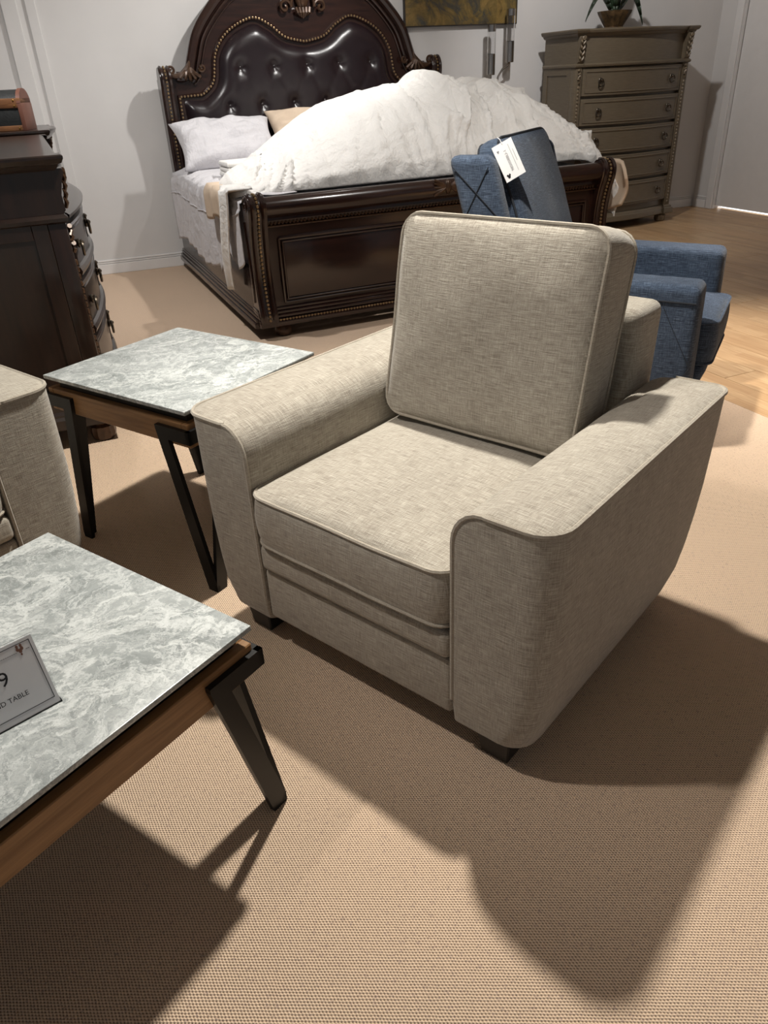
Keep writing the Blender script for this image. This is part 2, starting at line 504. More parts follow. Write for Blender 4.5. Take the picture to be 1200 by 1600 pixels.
struct(MB().box(-0.17, -0.07, -0.022, 0.0, 0.10, HT, 0.006).box(-0.02, 0.045, -0.014, 0.0, 0.10, HT, 0.004).build('trim_2', 'wall', None, False, loc=WALL.o, rotz=WALL.a), 'vertical painted batten on the back wall')
def skirting(x0, x1):
    m = MB()
    m.box(x0, x1, -0.014, 0.0, 0.0, 0.075, 0.003)
    m.box(x0, x1, -0.011, 0.0, 0.078, 0.088, 0.002)
    m.box(x0, x1, -0.008, 0.0, 0.091, 0.105, 0.003)
    return m
struct(skirting(-3.1, wlen - 0.03).build('baseboard_back', 'skirt', None, False, loc=WALL.o, rotz=WALL.a))
struct(skirting(0.02, jl - 0.08).build('baseboard_right', 'skirt', None, False, loc=RW.o, rotz=RW.a))
struct(MB().box(FX0, FX1 + 0.1, FY0, FY1, HT, HT + 0.1).build('ceiling', 'ceiling', None, False, loc=BED.o, rotz=BED.a), 'white ceiling')
# the lit room beyond the door
struct(MB().box(jl - 0.1, jl + 2.0, 0.12, 0.9, -0.1, 0.0).build('floor_beyond_door', 'skirt', None, False, loc=RW.o, rotz=RW.a))
ld = bpy.data.lights.new('room_lamp_beyond_door', 'AREA'); ld.energy = 60; ld.size = 1.8; ld.size_y = 0.3; ld.shape = 'RECTANGLE'
lo = bpy.data.objects.new('room_lamp_beyond_door', ld); COL.objects.link(lo)
lo.location = RW.W(jl + 0.95, 0.45, 1.2); lo.rotation_euler = (0, 0, RW.a)

# ------------------------------------------------------------------ upholstery
def cushion(wd, hd, t, r, bulge, back_bulge=None, pipe=0.0045, nr=12, wrinkle=0.0, seed=0, step=0.03):
    """cushion lying in XY, thickness along Z, front face at +t/2. returns (body MB, piping MB)"""
    if back_bulge is None: back_bulge = bulge
    ring = densify(rrect(-wd / 2, wd / 2, -hd / 2, hd / 2, r, 5), step)
    def puff(x, y):
        a = max(0, 1 - abs(2 * x / wd) ** 2.4); b = max(0, 1 - abs(2 * y / hd) ** 2.4)
        return (a * b) ** 0.55
    def wob(x, y, z):
        return wrinkle * noise.noise(Vector((x * 6 + seed, y * 6, z * 6))) if wrinkle else 0.0
    rings = []
    for side in (-1, 1):
        rr = []
        for k in range(nr):
            q = 1 - k / nr
            q = 1 - (1 - q) ** 1.0
            rr.append([(x * q, y * q, side * (t / 2 + (bulge if side > 0 else back_bulge) * puff(x * q, y * q) + wob(x * q, y * q, side))) for x, y in ring])
        rings.append(rr)
    band = []
    for k in range(1, 5):
        a = -1 + 2 * k / 5
        o = 1 + 0.012 * (1 - a * a) / max(wd, .2)
        band.append([(x * o, y * o, a * t / 2) for x, y in ring])
    m = MB()
    seq = list(reversed(rings[0])) + band + rings[1]
    m.loft(seq)
    p = MB()
    if pipe:
        for s in (1, -1):
            p.tube([(x * 1.003, y * 1.003, s * t / 2 + wob(x, y, s)) for x, y in ring], pipe, 6, closed=True)
    return m, p

def xf(mb, mat):
    mb.v = [tuple(mat @ Vector(p)) for p in mb.v]
    return mb

def seating(name, label, cat, loc, rot, inner, ncush):
    t = thing(name, label, cat, loc, rot)
    AW = 0.207                                   # arm width at the top
    def zx(z):                                   # outer face flares out as it rises
        pts = [(0.075, 0.166), (0.15, 0.187), (0.25, 0.200), (0.38, 0.206), (0.50, AW), (0.7, AW)]
        for (a, b), (c, d) in zip(pts[:-1], pts[1:]):
            if z <= c: return b + (d - b) * max(0, (z - a)) / (c - a)
        return AW
    for s in (-1, 1):
        lv = [(0.075, 0.0), (0.085, 0.0), (0.15, 0), (0.22, 0), (0.30, 0), (0.38, 0), (0.45, 0), (0.51, 0), (0.53, 0)]
        for k in range(1, 7):
            a = (pi / 2) * k / 6
            lv.append((0.53 + 0.072 * sin(a), 0.062 * (1 - cos(a))))
        rings = []; seam_in = []
        for i, (z, ins) in enumerate(lv):
            yb = 0.74 + 0.07 * (z - 0.1) / 0.5
            yf = 0.004 if i > 1 else (0.012 if i == 1 else 0.03)
            rg = rrect(ins, zx(z), yf, yb, [0.012, 0.058, 0.035, 0.02], 6)
            rings.append([(s * (inner + x), y, z) for x, y in rg])
            if i > 1: seam_in.append((s * (inner + ins + 0.004), yf + 0.002, z))
        top = rrect(0.062, AW, 0.004, 0.81, [0.012, 0.058, 0.035, 0.02], 6)
        cx, cy = 0.062 + (AW - 0.062) / 2, 0.405
        for q, dz in ((0.93, 0.004), (0.75, 0.008), (0.45, 0.010), (0.1, 0.011)):
            rings.append([(s * (inner + cx + (x - cx) * q), cy + (y - cy) * (1 - (1 - q) * 0.3), 0.602 + dz) for x, y in top])
        a = MB(); a.loft(rings)
        arm = a.build('arm', 'beige', t, True, 50)
        path = [Vector(p) for p in seam_in]
        # from the inner corner over the front edge, round the outer corner, along the outer top edge
        for (x, y) in top[3:22]:
            path.append(Vector((s * (inner + x), y, 0.603)))
        MB().tube(path, 0.0052, 6).build('arm_piping', 'beige_pipe', arm)
    # base, front rail, platform
    MB().box(-inner - 0.02, inner + 0.02, 0.05, 0.76, 0.10, 0.30, 0.01).build('base', 'beige', t)
    MB().box(-inner + 0.001, inner - 0.001, 0.008, 0.07, 0.098, 0.243, 0.012, 3).build('front_rail', 'beige', t)
    MB().box(-inner + 0.002, inner - 0.002, -0.002, 0.08, 0.246, 0.318, 0.018, 4).build('front_rail', 'beige', t)
    # back frame, leaning a little
    lean = lambda p: Vector((p.x, p.y + 0.05 * max(0, p.z - 0.3) / 0.5, p.z))
    bf = MB().box(-inner - 0.02, inner + 0.02, 0.655, 0.80, 0.10, 0.775, 0.028, 4, lean).build('back_frame', 'beige', t)
    wq = (2 * inner) / ncush
    for i in range(ncush):
        cx = -inner + wq * (i + .5)
        m, p = cushion(wq - 0.004, 0.665, 0.125, 0.045, 0.030, 0.004, wrinkle=0.003, seed=i * 3 + 1)
        T = Matrix.Translation((cx, 0.325, 0.392))
        sc = xf(m, T).build('seat_cushion', 'beige', t, True, 60)
        xf(p, T).build('cushion_piping', 'beige_pipe', sc)
        a = R(12.8)
        wb = min(wq - 0.02, 0.536)
        m, p = cushion(wb if ncush == 1 else wq - 0.01, 0.485, 0.135, 0.05, 0.035, 0.02, wrinkle=0.006, seed=i * 5 + 9)
        T = Matrix(((1, 0, 0, cx), (0, sin(a), -cos(a), 0.592), (0, cos(a), sin(a), 0.717), (0, 0, 0, 1)))
        bc = xf(m, T).build('back_cushion', 'beige', t, True, 60)
        xf(p, T).build('cushion_piping', 'beige_pipe', bc)
    for sx in (-1, 1):
        for yy in (0.075, 0.70):
            def fn(p, sx=sx, yy=yy):
                q = 0.72 + 0.28 * p.z / 0.10
                return Vector((sx * (inner + 0.085) + p.x * q, yy + p.y * q, p.z))
            MB().box(-0.045, 0.045, -0.045, 0.045, 0.0, 0.10, 0.004, 1, fn).build('foot', 'foot', t)
    return t

seating('armchair', 'beige tweed armchair with piped cushions and wide flared arms in the foreground', 'armchair', (-0.0947, 1.2911, 0), R(-41.33), 0.276, 1)
sc = Vector((-0.8334, 1.8292, 0)); sa = R(50.0); sw = 0.80 + 0.203
seating('sofa', 'beige tweed sofa cropped at the left edge beside the far marble table', 'sofa', (sc.x - sw * cos(sa), sc.y - sw * sin(sa), 0), sa, 0.80, 2)

# ------------------------------------------------------------------ tables
def table(name, label, loc, rot, lx, ly, h):
    t = thing(name, label, 'table', loc, rot)
    hx, hy = lx / 2, ly / 2
    MB().box(-hx, hx, -hy, hy, h - 0.011, h, 0.0018, 2).build('tabletop', 'marble', t, True, 30)
    MB().box(-hx + 0.012, hx - 0.012, -hy + 0.012, hy - 0.012, h - 0.017, h - 0.011).build('top_underlay', 'slab_under', t, False)
    MB().box(-hx + 0.028, hx - 0.028, -hy + 0.028, hy - 0.028, h - 0.080, h - 0.017).build('top_spacer', 'slab_under', t, False)
    a, zt, zb, th = 0.003, h - 0.038, h - 0.104, 0.022
    for s in (-1, 1):
        MB().box(-hx + a, hx - a, *sorted((s * (hy - a), s * (hy - a - th))), zb, zt, 0.002, 1).build('apron_board', 'oak_x', t, True)
        MB().box(*sorted((s * (hx - a), s * (hx - a - th))), -hy + a + th, hy - a - th, zb, zt, 0.002, 1).build('apron_board', 'oak_y', t, True)
    bw, off = 0.036, 0.125            # bar width, where the splayed flat leaves the apron
    z1 = h - 0.052; z0 = z1 - bw
    for sx in (-1, 1):
        for sy in (-1, 1):
            m = MB()
            ox, oy = hx - a + 0.012, hy - a + 0.012        # outer faces of the steel angle
            tk = 0.012
            # face lying on the y side (runs along x), then face on the x side
            for axis in (0, 1):
                L = ox if axis == 0 else oy
                Q = oy if axis == 0 else ox
                def P(d, q, z):
                    u = L - d
                    return (sx * u, sy * q, z) if axis == 0 else (sx * q, sy * u, z)
                poly = [(0, z1), (off, z1), (off * 1.0, z1 - 0.010), (0.036, 0.0), (0.0, 0.0), (0.0, 0.022), (off - 0.043, z0), (0, z0)]
                r0 = [P(d, Q, z) for d, z in poly]; r1 = [P(d, Q - tk, z) for d, z in poly]
                m.loft([r0, r1])
            m.build('leg', 'black', t, False)
    return t
table('end_table', 'square end table with pale grey marble top between armchair and sofa', (-0.5755, 2.119, 0), R(54.5), 0.52, 0.59, 0.55)
CT = table('coffee_table', 'low coffee table with grey marble top at lower left holding a sign', (-0.816, 0.7154, 0), R(53.7), 1.15, 0.59, 0.45)

def text_mesh(body, size, font_x=1.0):
    c = bpy.data.curves.new('lettering', 'FONT'); c.body = body; c.size = size; c.align_x = 'CENTER'; c.align_y = 'CENTER'; c.resolution_u = 3
    o = bpy.data.objects.new('lettering', c); COL.objects.link(o)
    dg = bpy.context.evaluated_depsgraph_get()
    me = bpy.data.meshes.new_from_object(o.evaluated_get(dg))
    bpy.data.objects.remove(o); bpy.data.curves.remove(c)
    return me
def put_text(body, size, mat, parent, mtx, name='lettering'):
    me = text_mesh(body, size); me.name = name
    me.transform(mtx); me.materials.clear(); me.materials.append(M[mat])
    o = bpy.data.objects.new(name, me); COL.objects.link(o); o.parent = parent
    return o

# sign in a slanted acrylic holder; local x along its foot, origin at its right-hand bottom corner
sg = thing('price_sign', 'white price sign in acrylic stand on the coffee table', 'sign', (-0.5052, 0.8447, 0.45), R(42.3))
SW, SH, lean = 0.20, 0.118, R(22)
E1 = Vector((1, 0, 0)); E2 = Vector((0, sin(lean), cos(lean))); E3 = E1.cross(E2)
def sp(x, y, z=0.0): return E1 * x + E2 * y + E3 * z
def slab(mb, x0, x1, y0, y1, z0, z1):
    r0 = [sp(x0, y0, z0), sp(x1, y0, z0), sp(x1, y1, z0), sp(x0, y1, z0)]
    r1 = [sp(x0, y0, z1), sp(x1, y0, z1), sp(x1, y1, z1), sp(x0, y1, z1)]
    return mb.loft([r0, r1])
slab(MB(), -SW + 0.002, -0.002, 0.002, SH - 0.002, -0.0016, -0.0006).build('card', 'paper', sg, False)
MB().box(-SW, 0, 0.0, 0.062, 0.0, 0.002).build('stand_foot', 'acrylic', sg, False)
slab(MB(), -SW, 0, 0, SH, -0.0038, -0.0020).build('stand_back', 'acrylic', sg, False)
fr = MB()
bx0, bx1, by0, by1 = -SW + 0.007, -0.007, 0.012, SH - 0.007
for x0, x1, y0, y1 in ((bx0, bx1, by0, by0 + .0009), (bx0, bx1, by1 - .0009, by1), (bx0, bx0 + .0009, by0, by1), (bx1 - .0009, bx1, by0, by1)):
    slab(fr, x0, x1, y0, y1, -0.0006, -0.0003)
fr.build('border_line', 'ink', sg, False)
ln = MB()
x = bx0
while x < bx1 - 0.003:
    if not (-0.029 < x < -0.018): slab(ln, x, x + 0.0022, SH - 0.0195, SH - 0.0190, -0.0006, -0.0003)
    x += 0.003
ln.build('dashed_line', 'ink', sg, False)
em = MB()
for dx, dy, q in ((-.0032, .003, .0022), (.0032, .003, .0022), (-.0028, .0075, .0019), (.0028, .0075, .0019), (0, 0.0, .0026), (0, -.0055, .0014)):
    c = sp(-0.0235 + dx, SH - 0.0185 + dy, -0.0005)
    em.loft([[c + E1 * (q * cos(k)) + E2 * (1.4 * q * sin(k)) for k in [2 * pi * j / 8 for j in range(8)]], [c + E3 * 0.0003 + E1 * (q * cos(k)) + E2 * (1.4 * q * sin(k)) for k in [2 * pi * j / 8 for j in range(8)]]])
em.build('emblem', 'ink_brown', sg, False)
SM = Matrix(((E1.x, E2.x, E3.x, 0), (E1.y, E2.y, E3.y, 0), (E1.z, E2.z, E3.z, 0), (0, 0, 0, 1)))
put_text('9', 0.031, 'ink', sg, SM @ Matrix.Translation((-0.0595, 0.070, -0.0002)))
put_text('ND TABLE', 0.0106, 'ink', sg, SM @ Matrix.Translation((-0.0610, 0.0375, -0.0002)))

# ------------------------------------------------------------------ the bed
bed = thing('bed', 'dark carved sleigh bed with tufted leather headboard and arched crest', 'bed', BED.o, BED.a)
FX = (0.04, 2.37)                 # outer faces of the footboard posts
# footboard: field, roll, mouldings
fb = MB()
prof = [(0.07, 0.14), (0.07, 0.60), (0.05, 0.66), (-0.005, 0.655), (-0.012, 0.62), (0.008, 0.59), (0.012, 0.45), (0.016, 0.30), (0.004, 0.20), (0.0, 0.14)]
fb.loft([[(FX[0] + 0.09, y, z) for y, z in prof], [(FX[1] - 0.09, y, z) for y, z in prof]])
footboard = fb.build('footboard', 'espresso', bed, True, 30)
roll_m = MB()
rp = [(-0.012 + 0.052 * cos(a), 0.688 + 0.052 * sin(a)) for a in [2 * pi * k / 20 for k in range(20)]]
roll_m.loft([[(FX[0] + 0.09, y, z) for y, z in rp], [(FX[1] - 0.09, y, z) for y, z in rp]])
roll_m.build('top_roll', 'espresso', footboard, True, 40)
for x0, x1 in ((0.205, 1.125), (1.285, 2.205)):
    pn = MB()
    pn.box(x0 + 0.02, x1 - 0.02, -0.001, 0.03, 0.205, 0.505, 0.006, 2)
    p = pn.build('panel', 'espresso', footboard)
    mo = MB()
    for r, dy in ((0.0085, -0.004), (0.005, -0.010)):
        k = 0.0 if r > .006 else 0.017
        lp = [(x0 + k, 0.185 + k), (x1 - k, 0.185 + k), (x1 - k, 0.525 - k), (x0 + k, 0.525 - k)]
        for i in range(4):
            a, b = lp[i], lp[(i + 1) % 4]
            mo.tube([(a[0], dy + 0.004, a[1]), (b[0], dy + 0.004, b[1])], r, 6)
    mo.build('panel_moulding', 'espresso', footboard)
bd = MB()
xx = FX[0] + 0.11
while xx < FX[1] - 0.11:
    bd.ball((xx, -0.006, 0.606), 0.0085, 1, 0.7, 1, 6, 4); xx += 0.021
bd.tube([(FX[0] + 0.09, 0.0, 0.622), (FX[1] - 0.09, 0.0, 0.622)], 0.006, 6)
bd.tube([(FX[0] + 0.09, 0.0, 0.590), (FX[1] - 0.09, 0.0, 0.590)], 0.005, 6)
bd.build('bead_trim', 'bronze', footboard)
# shell carving at the middle of the roll
sh = MB()
for s in (-1, 1):
    for k in range(5):
        a = R(-60 + 30 * k)
        sh.tube([(1.20 + s * 0.012, -0.062, 0.70), (1.20 + s * 0.045, -0.068, 0.70 + 0.02 * sin(a)), (1.20 + s * 0.085, -0.058, 0.70 + 0.048 * sin(a))], [0.010, 0.013, 0.006], 6)
sh.ball((1.20, -0.06, 0.70), 0.026, 0.8, 0.8, 1.5, 10, 8)
sh.build('shell_carving', 'bronze', footboard)
# stepped plinth under the footboard
pl = MB()
for y0, y1, z0, z1 in ((-0.052, 0.09, 0.07, 0.098), (-0.044, 0.09, 0.098, 0.110), (-0.038, 0.09, 0.114, 0.130), (-0.026, 0.09, 0.130, 0.148), (-0.014, 0.09, 0.148, 0.166)):
    pl.box(FX[0] - 0.005, FX[1] + 0.005, y0, y1, z0, z1, 0.004, 2)
pl.build('plinth', 'espresso', footboard)
pb = MB(); xx = FX[0] + 0.02
while xx < FX[1] - 0.02:
    pb.ball((xx, -0.045, 0.104), 0.0065, 1.3, 0.6, 0.9, 6, 4); xx += 0.0185
pb.build('gilt_bead_trim', 'gold', footboard)
for xx in (0.18, 2.22):
    MB().lathe([(0.03, 0.0), (0.045, 0.008), (0.052, 0.03), (0.045, 0.055), (0.032, 0.07)], (xx, 0.02, 0), 14).build('foot', 'bronze', footboard)

def footpost(xa, xb, sgn):
    out = catmull([(0.075, 0.07), (0.078, 0.25), (0.070, 0.42), (0.056, 0.55), (0.046, 0.66), (0.040, 0.72), (0.010, 0.752), (-0.035, 0.748), (-0.068, 0.712), (-0.066, 0.66),
                   (-0.046, 0.60), (-0.028, 0.52), (-0.018, 0.42), (-0.020, 0.32), (-0.034, 0.22), (-0.052, 0.15), (-0.056, 0.10), (-0.05, 0.07)], 4)
    m = MB()
    m.loft([[(x0, y * q + 0.0, z) for y, z in [(p.x, p.y) for p in out]] for x0, q in ((xa, 0.94), (xa + 0.008, 1.0), (xb - 0.008, 1.0), (xb, 0.94))])
    post = m.build('footboard_post', 'espresso', bed, True, 40)
    fr = [(p.x, p.y) for p in catmull([(0.010, 0.754), (-0.035, 0.752), (-0.070, 0.714), (-0.068, 0.66), (-0.048, 0.60), (-0.030, 0.52), (-0.020, 0.42), (-0.022, 0.32), (-0.036, 0.22), (-0.054, 0.15), (-0.058, 0.11)], 8)]
    e = MB()
    for xx in (xa + 0.02, xb - 0.02):
        e.tube([(xx, y - 0.001, z) for y, z in fr], 0.011, 6)
    e.build('edge_moulding', 'espresso', post)
    b = MB()
    for p in arclen_pts([((xa + xb) / 2, y - 0.004, z) for y, z in fr], 0.0215):
        b.ball(p, 0.0082, 1, 1, 1, 6, 5)
    b.build('nail_trim', 'gold', post)
    # carved spirals on the outer cheek
    ck = MB(); xo = xa if sgn < 0 else xb
    for cy, cz, r0, turns, d in ((-0.014, 0.705, 0.044, 1.8, 1), (0.012, 0.13, 0.05, 1.6, -1)):
        ck.tube([(xo, cy + r0 * (1 - k / 30) * cos(d * 2 * pi * turns * k / 30), cz + r0 * (1 - k / 30) * sin(d * 2 * pi * turns * k / 30)) for k in range(28)], 0.006, 5)
    ck.tube([(xo, 0.03 - 0.012 * sin(k * 0.5), 0.2 + k * 0.042) for k in range(11)], 0.007, 5)
    ck.build('cheek_carving', 'espresso', post)
footpost(FX[0], FX[0] + 0.1, -1)
footpost(FX[1] - 0.1, FX[1], 1)
# side rails
for s, xo in ((1, 0.045), (-1, 2.345)):
    rl_ = MB().box(*sorted((xo, xo + s * 0.03)), 0.07, 2.20, 0.12, 0.37, 0.004).build('side_rail', 'espresso', bed)
    m = MB()
    for d, z0, z1 in ((-0.030, 0.06, 0.092), (-0.022, 0.092, 0.112), (-0.012, 0.112, 0.132), (-0.006, 0.132, 0.146)):
        m.box(*sorted((xo + s * d, xo + s * 0.03)), 0.0, 2.24, z0, z1, 0.004, 2)
    m.build('rail_moulding', 'espresso', rl_)

# headboard
HC, HY = 1.178, 2.16
half_arch = [(1.113, 0.05), (1.113, 1.30), (1.06, 1.325), (0.985, 1.318), (0.926, 1.318), (0.888, 1.352), (0.860, 1.43), (0.80, 1.575), (0.694, 1.706), (0.56, 1.825), (0.38, 1.925), (0.19, 1.978), (0.0, 1.995)]
arc = catmull([(a, b) for a, b in half_arch[3:]], 6)
half = [Vector(p) for p in half_arch[:3]] + list(arc)
outline = [(HC - p.x, p.y) for p in half] + [(HC + p.x, p.y) for p in reversed(half[:-1])]
hb = MB(); hb.loft([[(x, HY, z) for x, z in outline], [(x, HY + 0.07, z) for x, z in outline]])
headboard = hb.build('headboard', 'espresso', bed, True, 30)
crest = [(HC - p.x, p.y) for p in arc] + [(HC + p.x, p.y) for p in reversed(arc[:-1])]
cm = MB()
cm.tube([(x, HY - 0.012, z - 0.004) for x, z in crest], 0.034, 10)
nrm = []
for d, r, y in ((0.055, 0.013, -0.012), (0.082, 0.007, -0.006)):
    pth = []
    for i, (x, z) in enumerate(crest):
        a = Vector(crest[max(0, i - 1)]); b = Vector(crest[min(len(crest) - 1, i + 1)])
        tn = (b - a).normalized(); nn = Vector((tn.y, -tn.x))
        pth.append((x + nn.x * d, HY + y, z + nn.y * d))
    k = 8
    cm.tube(pth[k:-k], r, 8)
cm.build('crest_moulding', 'espresso', headboard)
hb_half = [(0.985, 0.60), (0.985, 0.989), (0.985, 1.188), (0.817, 1.195), (0.725, 1.275), (0.682, 1.45), (0.572, 1.58), (0.388, 1.656), (0.26, 1.612), (0.15, 1.535), (0.0, 1.503)]
bpath = [Vector(p) for p in hb_half[:2]] + [Vector(hb_half[2])] + catmull(hb_half[3:], 8)
border = [(HC - p.x, p.y) for p in bpath] + [(HC + p.x, p.y) for p in reversed(bpath[:-1])]
b1 = MB()
b1.tube([(x, HY - 0.004, z) for x, z in border], 0.017, 8)
b1.build('panel_border', 'espresso', headboard)
b2 = MB()
for p in arclen_pts([(x, HY - 0.021, z) for x, z in border], 0.024):
    b2.ball(p, 0.0082, 1, 0.8, 1, 6, 4)
b2.build('nail_trim', 'gold', headboard)
# tufted leather: outline inset from the border
def inset(poly, d):
    out = []
    n = len(poly)
    for i in range(n):
        a = Vector(poly[max(0, i - 1)]); b = Vector(poly[min(n - 1, i + 1)])
        tn = (b - a).normalized(); nn = Vector((tn.y, -tn.x))
        out.append((poly[i][0] + nn.x * d, poly[i][1] + nn.y * d))
    return out
lo_ = inset(border, 0.038)
lo_ = [(x, z) for x, z in lo_]
dens = []
for a, b in zip(lo_, lo_[1:] + lo_[:1]):
    va, vb = Vector(a), Vector(b); k = max(1, int((vb - va).length / 0.022))
    for j in range(k): dens.append(va.lerp(vb, j / k))
def seg_d(p, a, b):
    ab = b - a; t = max(0, min(1, (p - a).dot(ab) / max(ab.length_squared, 1e-12)))
    return (p - (a + ab * t)).length
def bdist(p): return min(seg_d(p, dens[i], dens[(i + 1) % len(dens)]) for i in range(0, len(dens)))
def inside(p):
    c = False; n = len(dens); j = n - 1
    for i in range(n):
        a, b = dens[i], dens[j]
        if (a.y > p.y) != (b.y > p.y) and p.x < (b.x - a.x) * (p.y - a.y) / (b.y - a.y) + a.x: c = not c
        j = i
    return c
sp_ = 0.258
btn = [Vector((HC + (k - 2) * sp_, 1.353)) for k in range(5)] + [Vector((HC + (k - 2.5) * sp_ * 0.97, 1.111)) for k in range(6)] + [Vector((HC + (k - 2) * sp_, 0.87)) for k in range(5)]
crease = []
for i, a in enumerate(btn):
    for b in btn[i + 1:]:
        if 0.15 < (a - b).length < 0.30 and abs(a.y - b.y) > 0.1: crease.append((a, b))
pts = list(dens); g = 0.0205
zz = 0.60
rows_ = 0
while zz < 1.68:
    xx = 0.2 + (g / 2 if rows_ % 2 else 0)
    while xx < 2.16:
        p = Vector((xx, zz))
        if inside(p) and bdist(p) > 0.012: pts.append(p)
        xx += g
    zz += g * 0.87; rows_ += 1
vs_, _, fs_, *_ = delaunay_2d_cdt(pts, [], [list(range(len(dens)))], 1, 1e-6)
lv = []
for p in vs_:
    d = bdist(p)
    h = 0.052 * (1 - exp(-(d / 0.035) ** 1.3)) if d > 1e-5 else 0
    for b in btn: h -= 0.036 * exp(-((p - b).length / 0.036) ** 1.3)
    for a, b in crease: h -= 0.0028 * exp(-(seg_d(p, a, b) / 0.012) ** 2)
    lv.append((p.x, HY - 0.004 - max(h, -0.002), p.y))
lm_ = MB(); lm_.add(lv, fs_)
leather = lm_.build('leather_panel', 'leather', headboard, True, 180)
for b in btn:
    MB().ball((b.x, HY - 0.018, b.y), 0.014, 1, 0.7, 1, 10, 6).build('button', 'leather', leather)
# posts of the headboard with rolled tops
for s in (-1, 1):
    xc = HC + s * 1.072
    o2 = catmull([(0.06, 0.03), (0.06, 0.7), (0.055, 1.1), (0.04, 1.30), (0.012, 1.365), (-0.045, 1.372), (-0.082, 1.33), (-0.085, 1.27), (-0.062, 1.18), (-0.050, 1.0), (-0.046, 0.7), (-0.046, 0.3), (-0.06, 0.15), (-0.06, 0.03)], 4)
    m = MB(); m.loft([[(xc + dx, HY + p.x * q, p.y) for p in o2] for dx, q in ((-0.042, .95), (-0.034, 1), (0.034, 1), (0.042, .95))])
    post = m.build('headboard_post', 'espresso', bed, True, 40)
    fr = catmull([(0.012, 1.368), (-0.045, 1.376), (-0.086, 1.33), (-0.089, 1.27), (-0.066, 1.18), (-0.054, 1.0), (-0.050, 0.7), (-0.050, 0.3)], 8)
    e = MB()
    for dx in (-0.026, 0.026): e.tube([(xc + dx, HY + p.x, p.y) for p in fr], 0.010, 6)
    e.build('edge_moulding', 'espresso', post)
    b = MB()
    for p in arclen_pts([(xc, HY + p.x - 0.003, p.y) for p in fr], 0.024): b.ball(p, 0.008, 1, 1, 1, 6, 5)
    b.build('nail_trim', 'gold', post)
    # acanthus spray with two curls at the foot of the arch
    ac = MB()
    X = lambda q: HC + s * q                      # q measured outwards from the middle
    def curl(q, z, r0, d, turns=1.5):
        ac.tube([(X(q + r0 * (1 - k / 26) * cos(d * 2 * pi * turns * k / 26)), HY - 0.042, z + r0 * (1 - k / 26) * sin(d * 2 * pi * turns * k / 26)) for k in range(24)], 0.0085, 6)
    curl(1.022, 1.352, 0.030, 1)
    curl(0.800, 1.362, 0.026, -1)
    # swept stem from the outer curl under the arch
    ac.tube([(X(q), HY - 0.036, z) for q, z in ((1.046, 1.335), (1.00, 1.318), (0.955, 1.322), (0.915, 1.350), (0.892, 1.38), (0.880, 1.41))], [0.012, 0.017, 0.020, 0.022, 0.016, 0.006], 8)
    for k in range(5):
        q1 = 0.965 - 0.036 * k
        ac.tube([(X(0.905 - 0.006 * k), HY - 0.04, 1.365), (X(0.5 * (0.905 + q1)), HY - 0.052, 1.335), (X(q1), HY - 0.048, 1.292 + 0.007 * abs(k - 2)), (X(q1 - 0.004), HY - 0.04, 1.282 + 0.007 * abs(k - 2))], [0.009, 0.013, 0.012, 0.005], 6)
    ac.build('acanthus_carving', 'bronze', headboard)
# cartouche under the crest
ct = MB()
for s in (-1, 1):
    cx, cz, r0 = HC + s * 0.135, 1.715, 0.048
    ct.tube([(cx + s * r0 * (1 - k / 30) * cos(2 * pi * 1.35 * k / 30 + pi), HY - 0.035, cz - r0 * (1 - k / 30) * sin(2 * pi * 1.35 * k / 30 + pi)) for k in range(28)], 0.010, 6)
    ct.tube([(cx - s * 0.048, HY - 0.035, cz), (cx - s * 0.052, HY - 0.038, cz + 0.07), (cx - s * 0.04, HY - 0.04, cz + 0.14), (cx, HY - 0.035, cz + 0.17)], [0.010, 0.012, 0.014, 0.008], 6)
for k in range(5):
    xx = HC + (k - 2) * 0.022
    ct.tube([(HC + (k - 2) * 0.026, HY - 0.035, 1.71), (xx, HY - 0.045, 1.68), (HC + (k - 2) * 0.012, HY - 0.03, 1.645 + 0.008 * abs(k - 2))], [0.012, 0.013, 0.006], 6)
ct.ball((HC, HY - 0.04, 1.755), 0.03, 0.8, 0.7, 1.5, 10, 8)
ct.ball((HC, HY - 0.025, 1.78), 0.07, 0.75, 0.4, 1.2, 12, 8)
ct.build('cartouche_carving', 'bronze', headboard)

# ------------------------------------------------------------------ bedding (each a thing lying on the bed)
def on_bed(mb, name, mat, label, cat, c, smooth=60, group=None):
    """mesh given in bed coordinates; origin moved to c"""
    mb.v = [(x - c[0], y - c[1], z - c[2]) for x, y, z in mb.v]
    o = mb.build(name, mat, None, True, smooth, loc=BED.W(*c), rotz=BED.a)
    return tag(o, label, cat, group)
mt = MB()
rg = [(0.30, 0.03), (0.315, 0.012), (0.36, 0.0), (0.66, 0.0), (0.70, 0.012), (0.715, 0.04), (0.72, 0.09)]
mt.loft([[(x, y, z) for x, y in rrect(0.09 + d, 2.31 - d, 0.11 + d, 2.10 - d, 0.10, 6)] for z, d in rg])
on_bed(mt, 'mattress', 'sheet', 'thick white mattress on the dark sleigh bed', 'mattress', (1.2, 1.1, 0.30))

def fbm(x, y, z, o=4, s=1.0):
    a = 0; amp = 1; f = s
    for _ in range(o):
        a += amp * noise.noise(Vector((x * f, y * f, z * f))); amp *= 0.5; f *= 2.03
    return a
def ridge(x, y, z, s):
    return 1 - abs(noise.noise(Vector((x * s, y * s, z * s)))) * 2

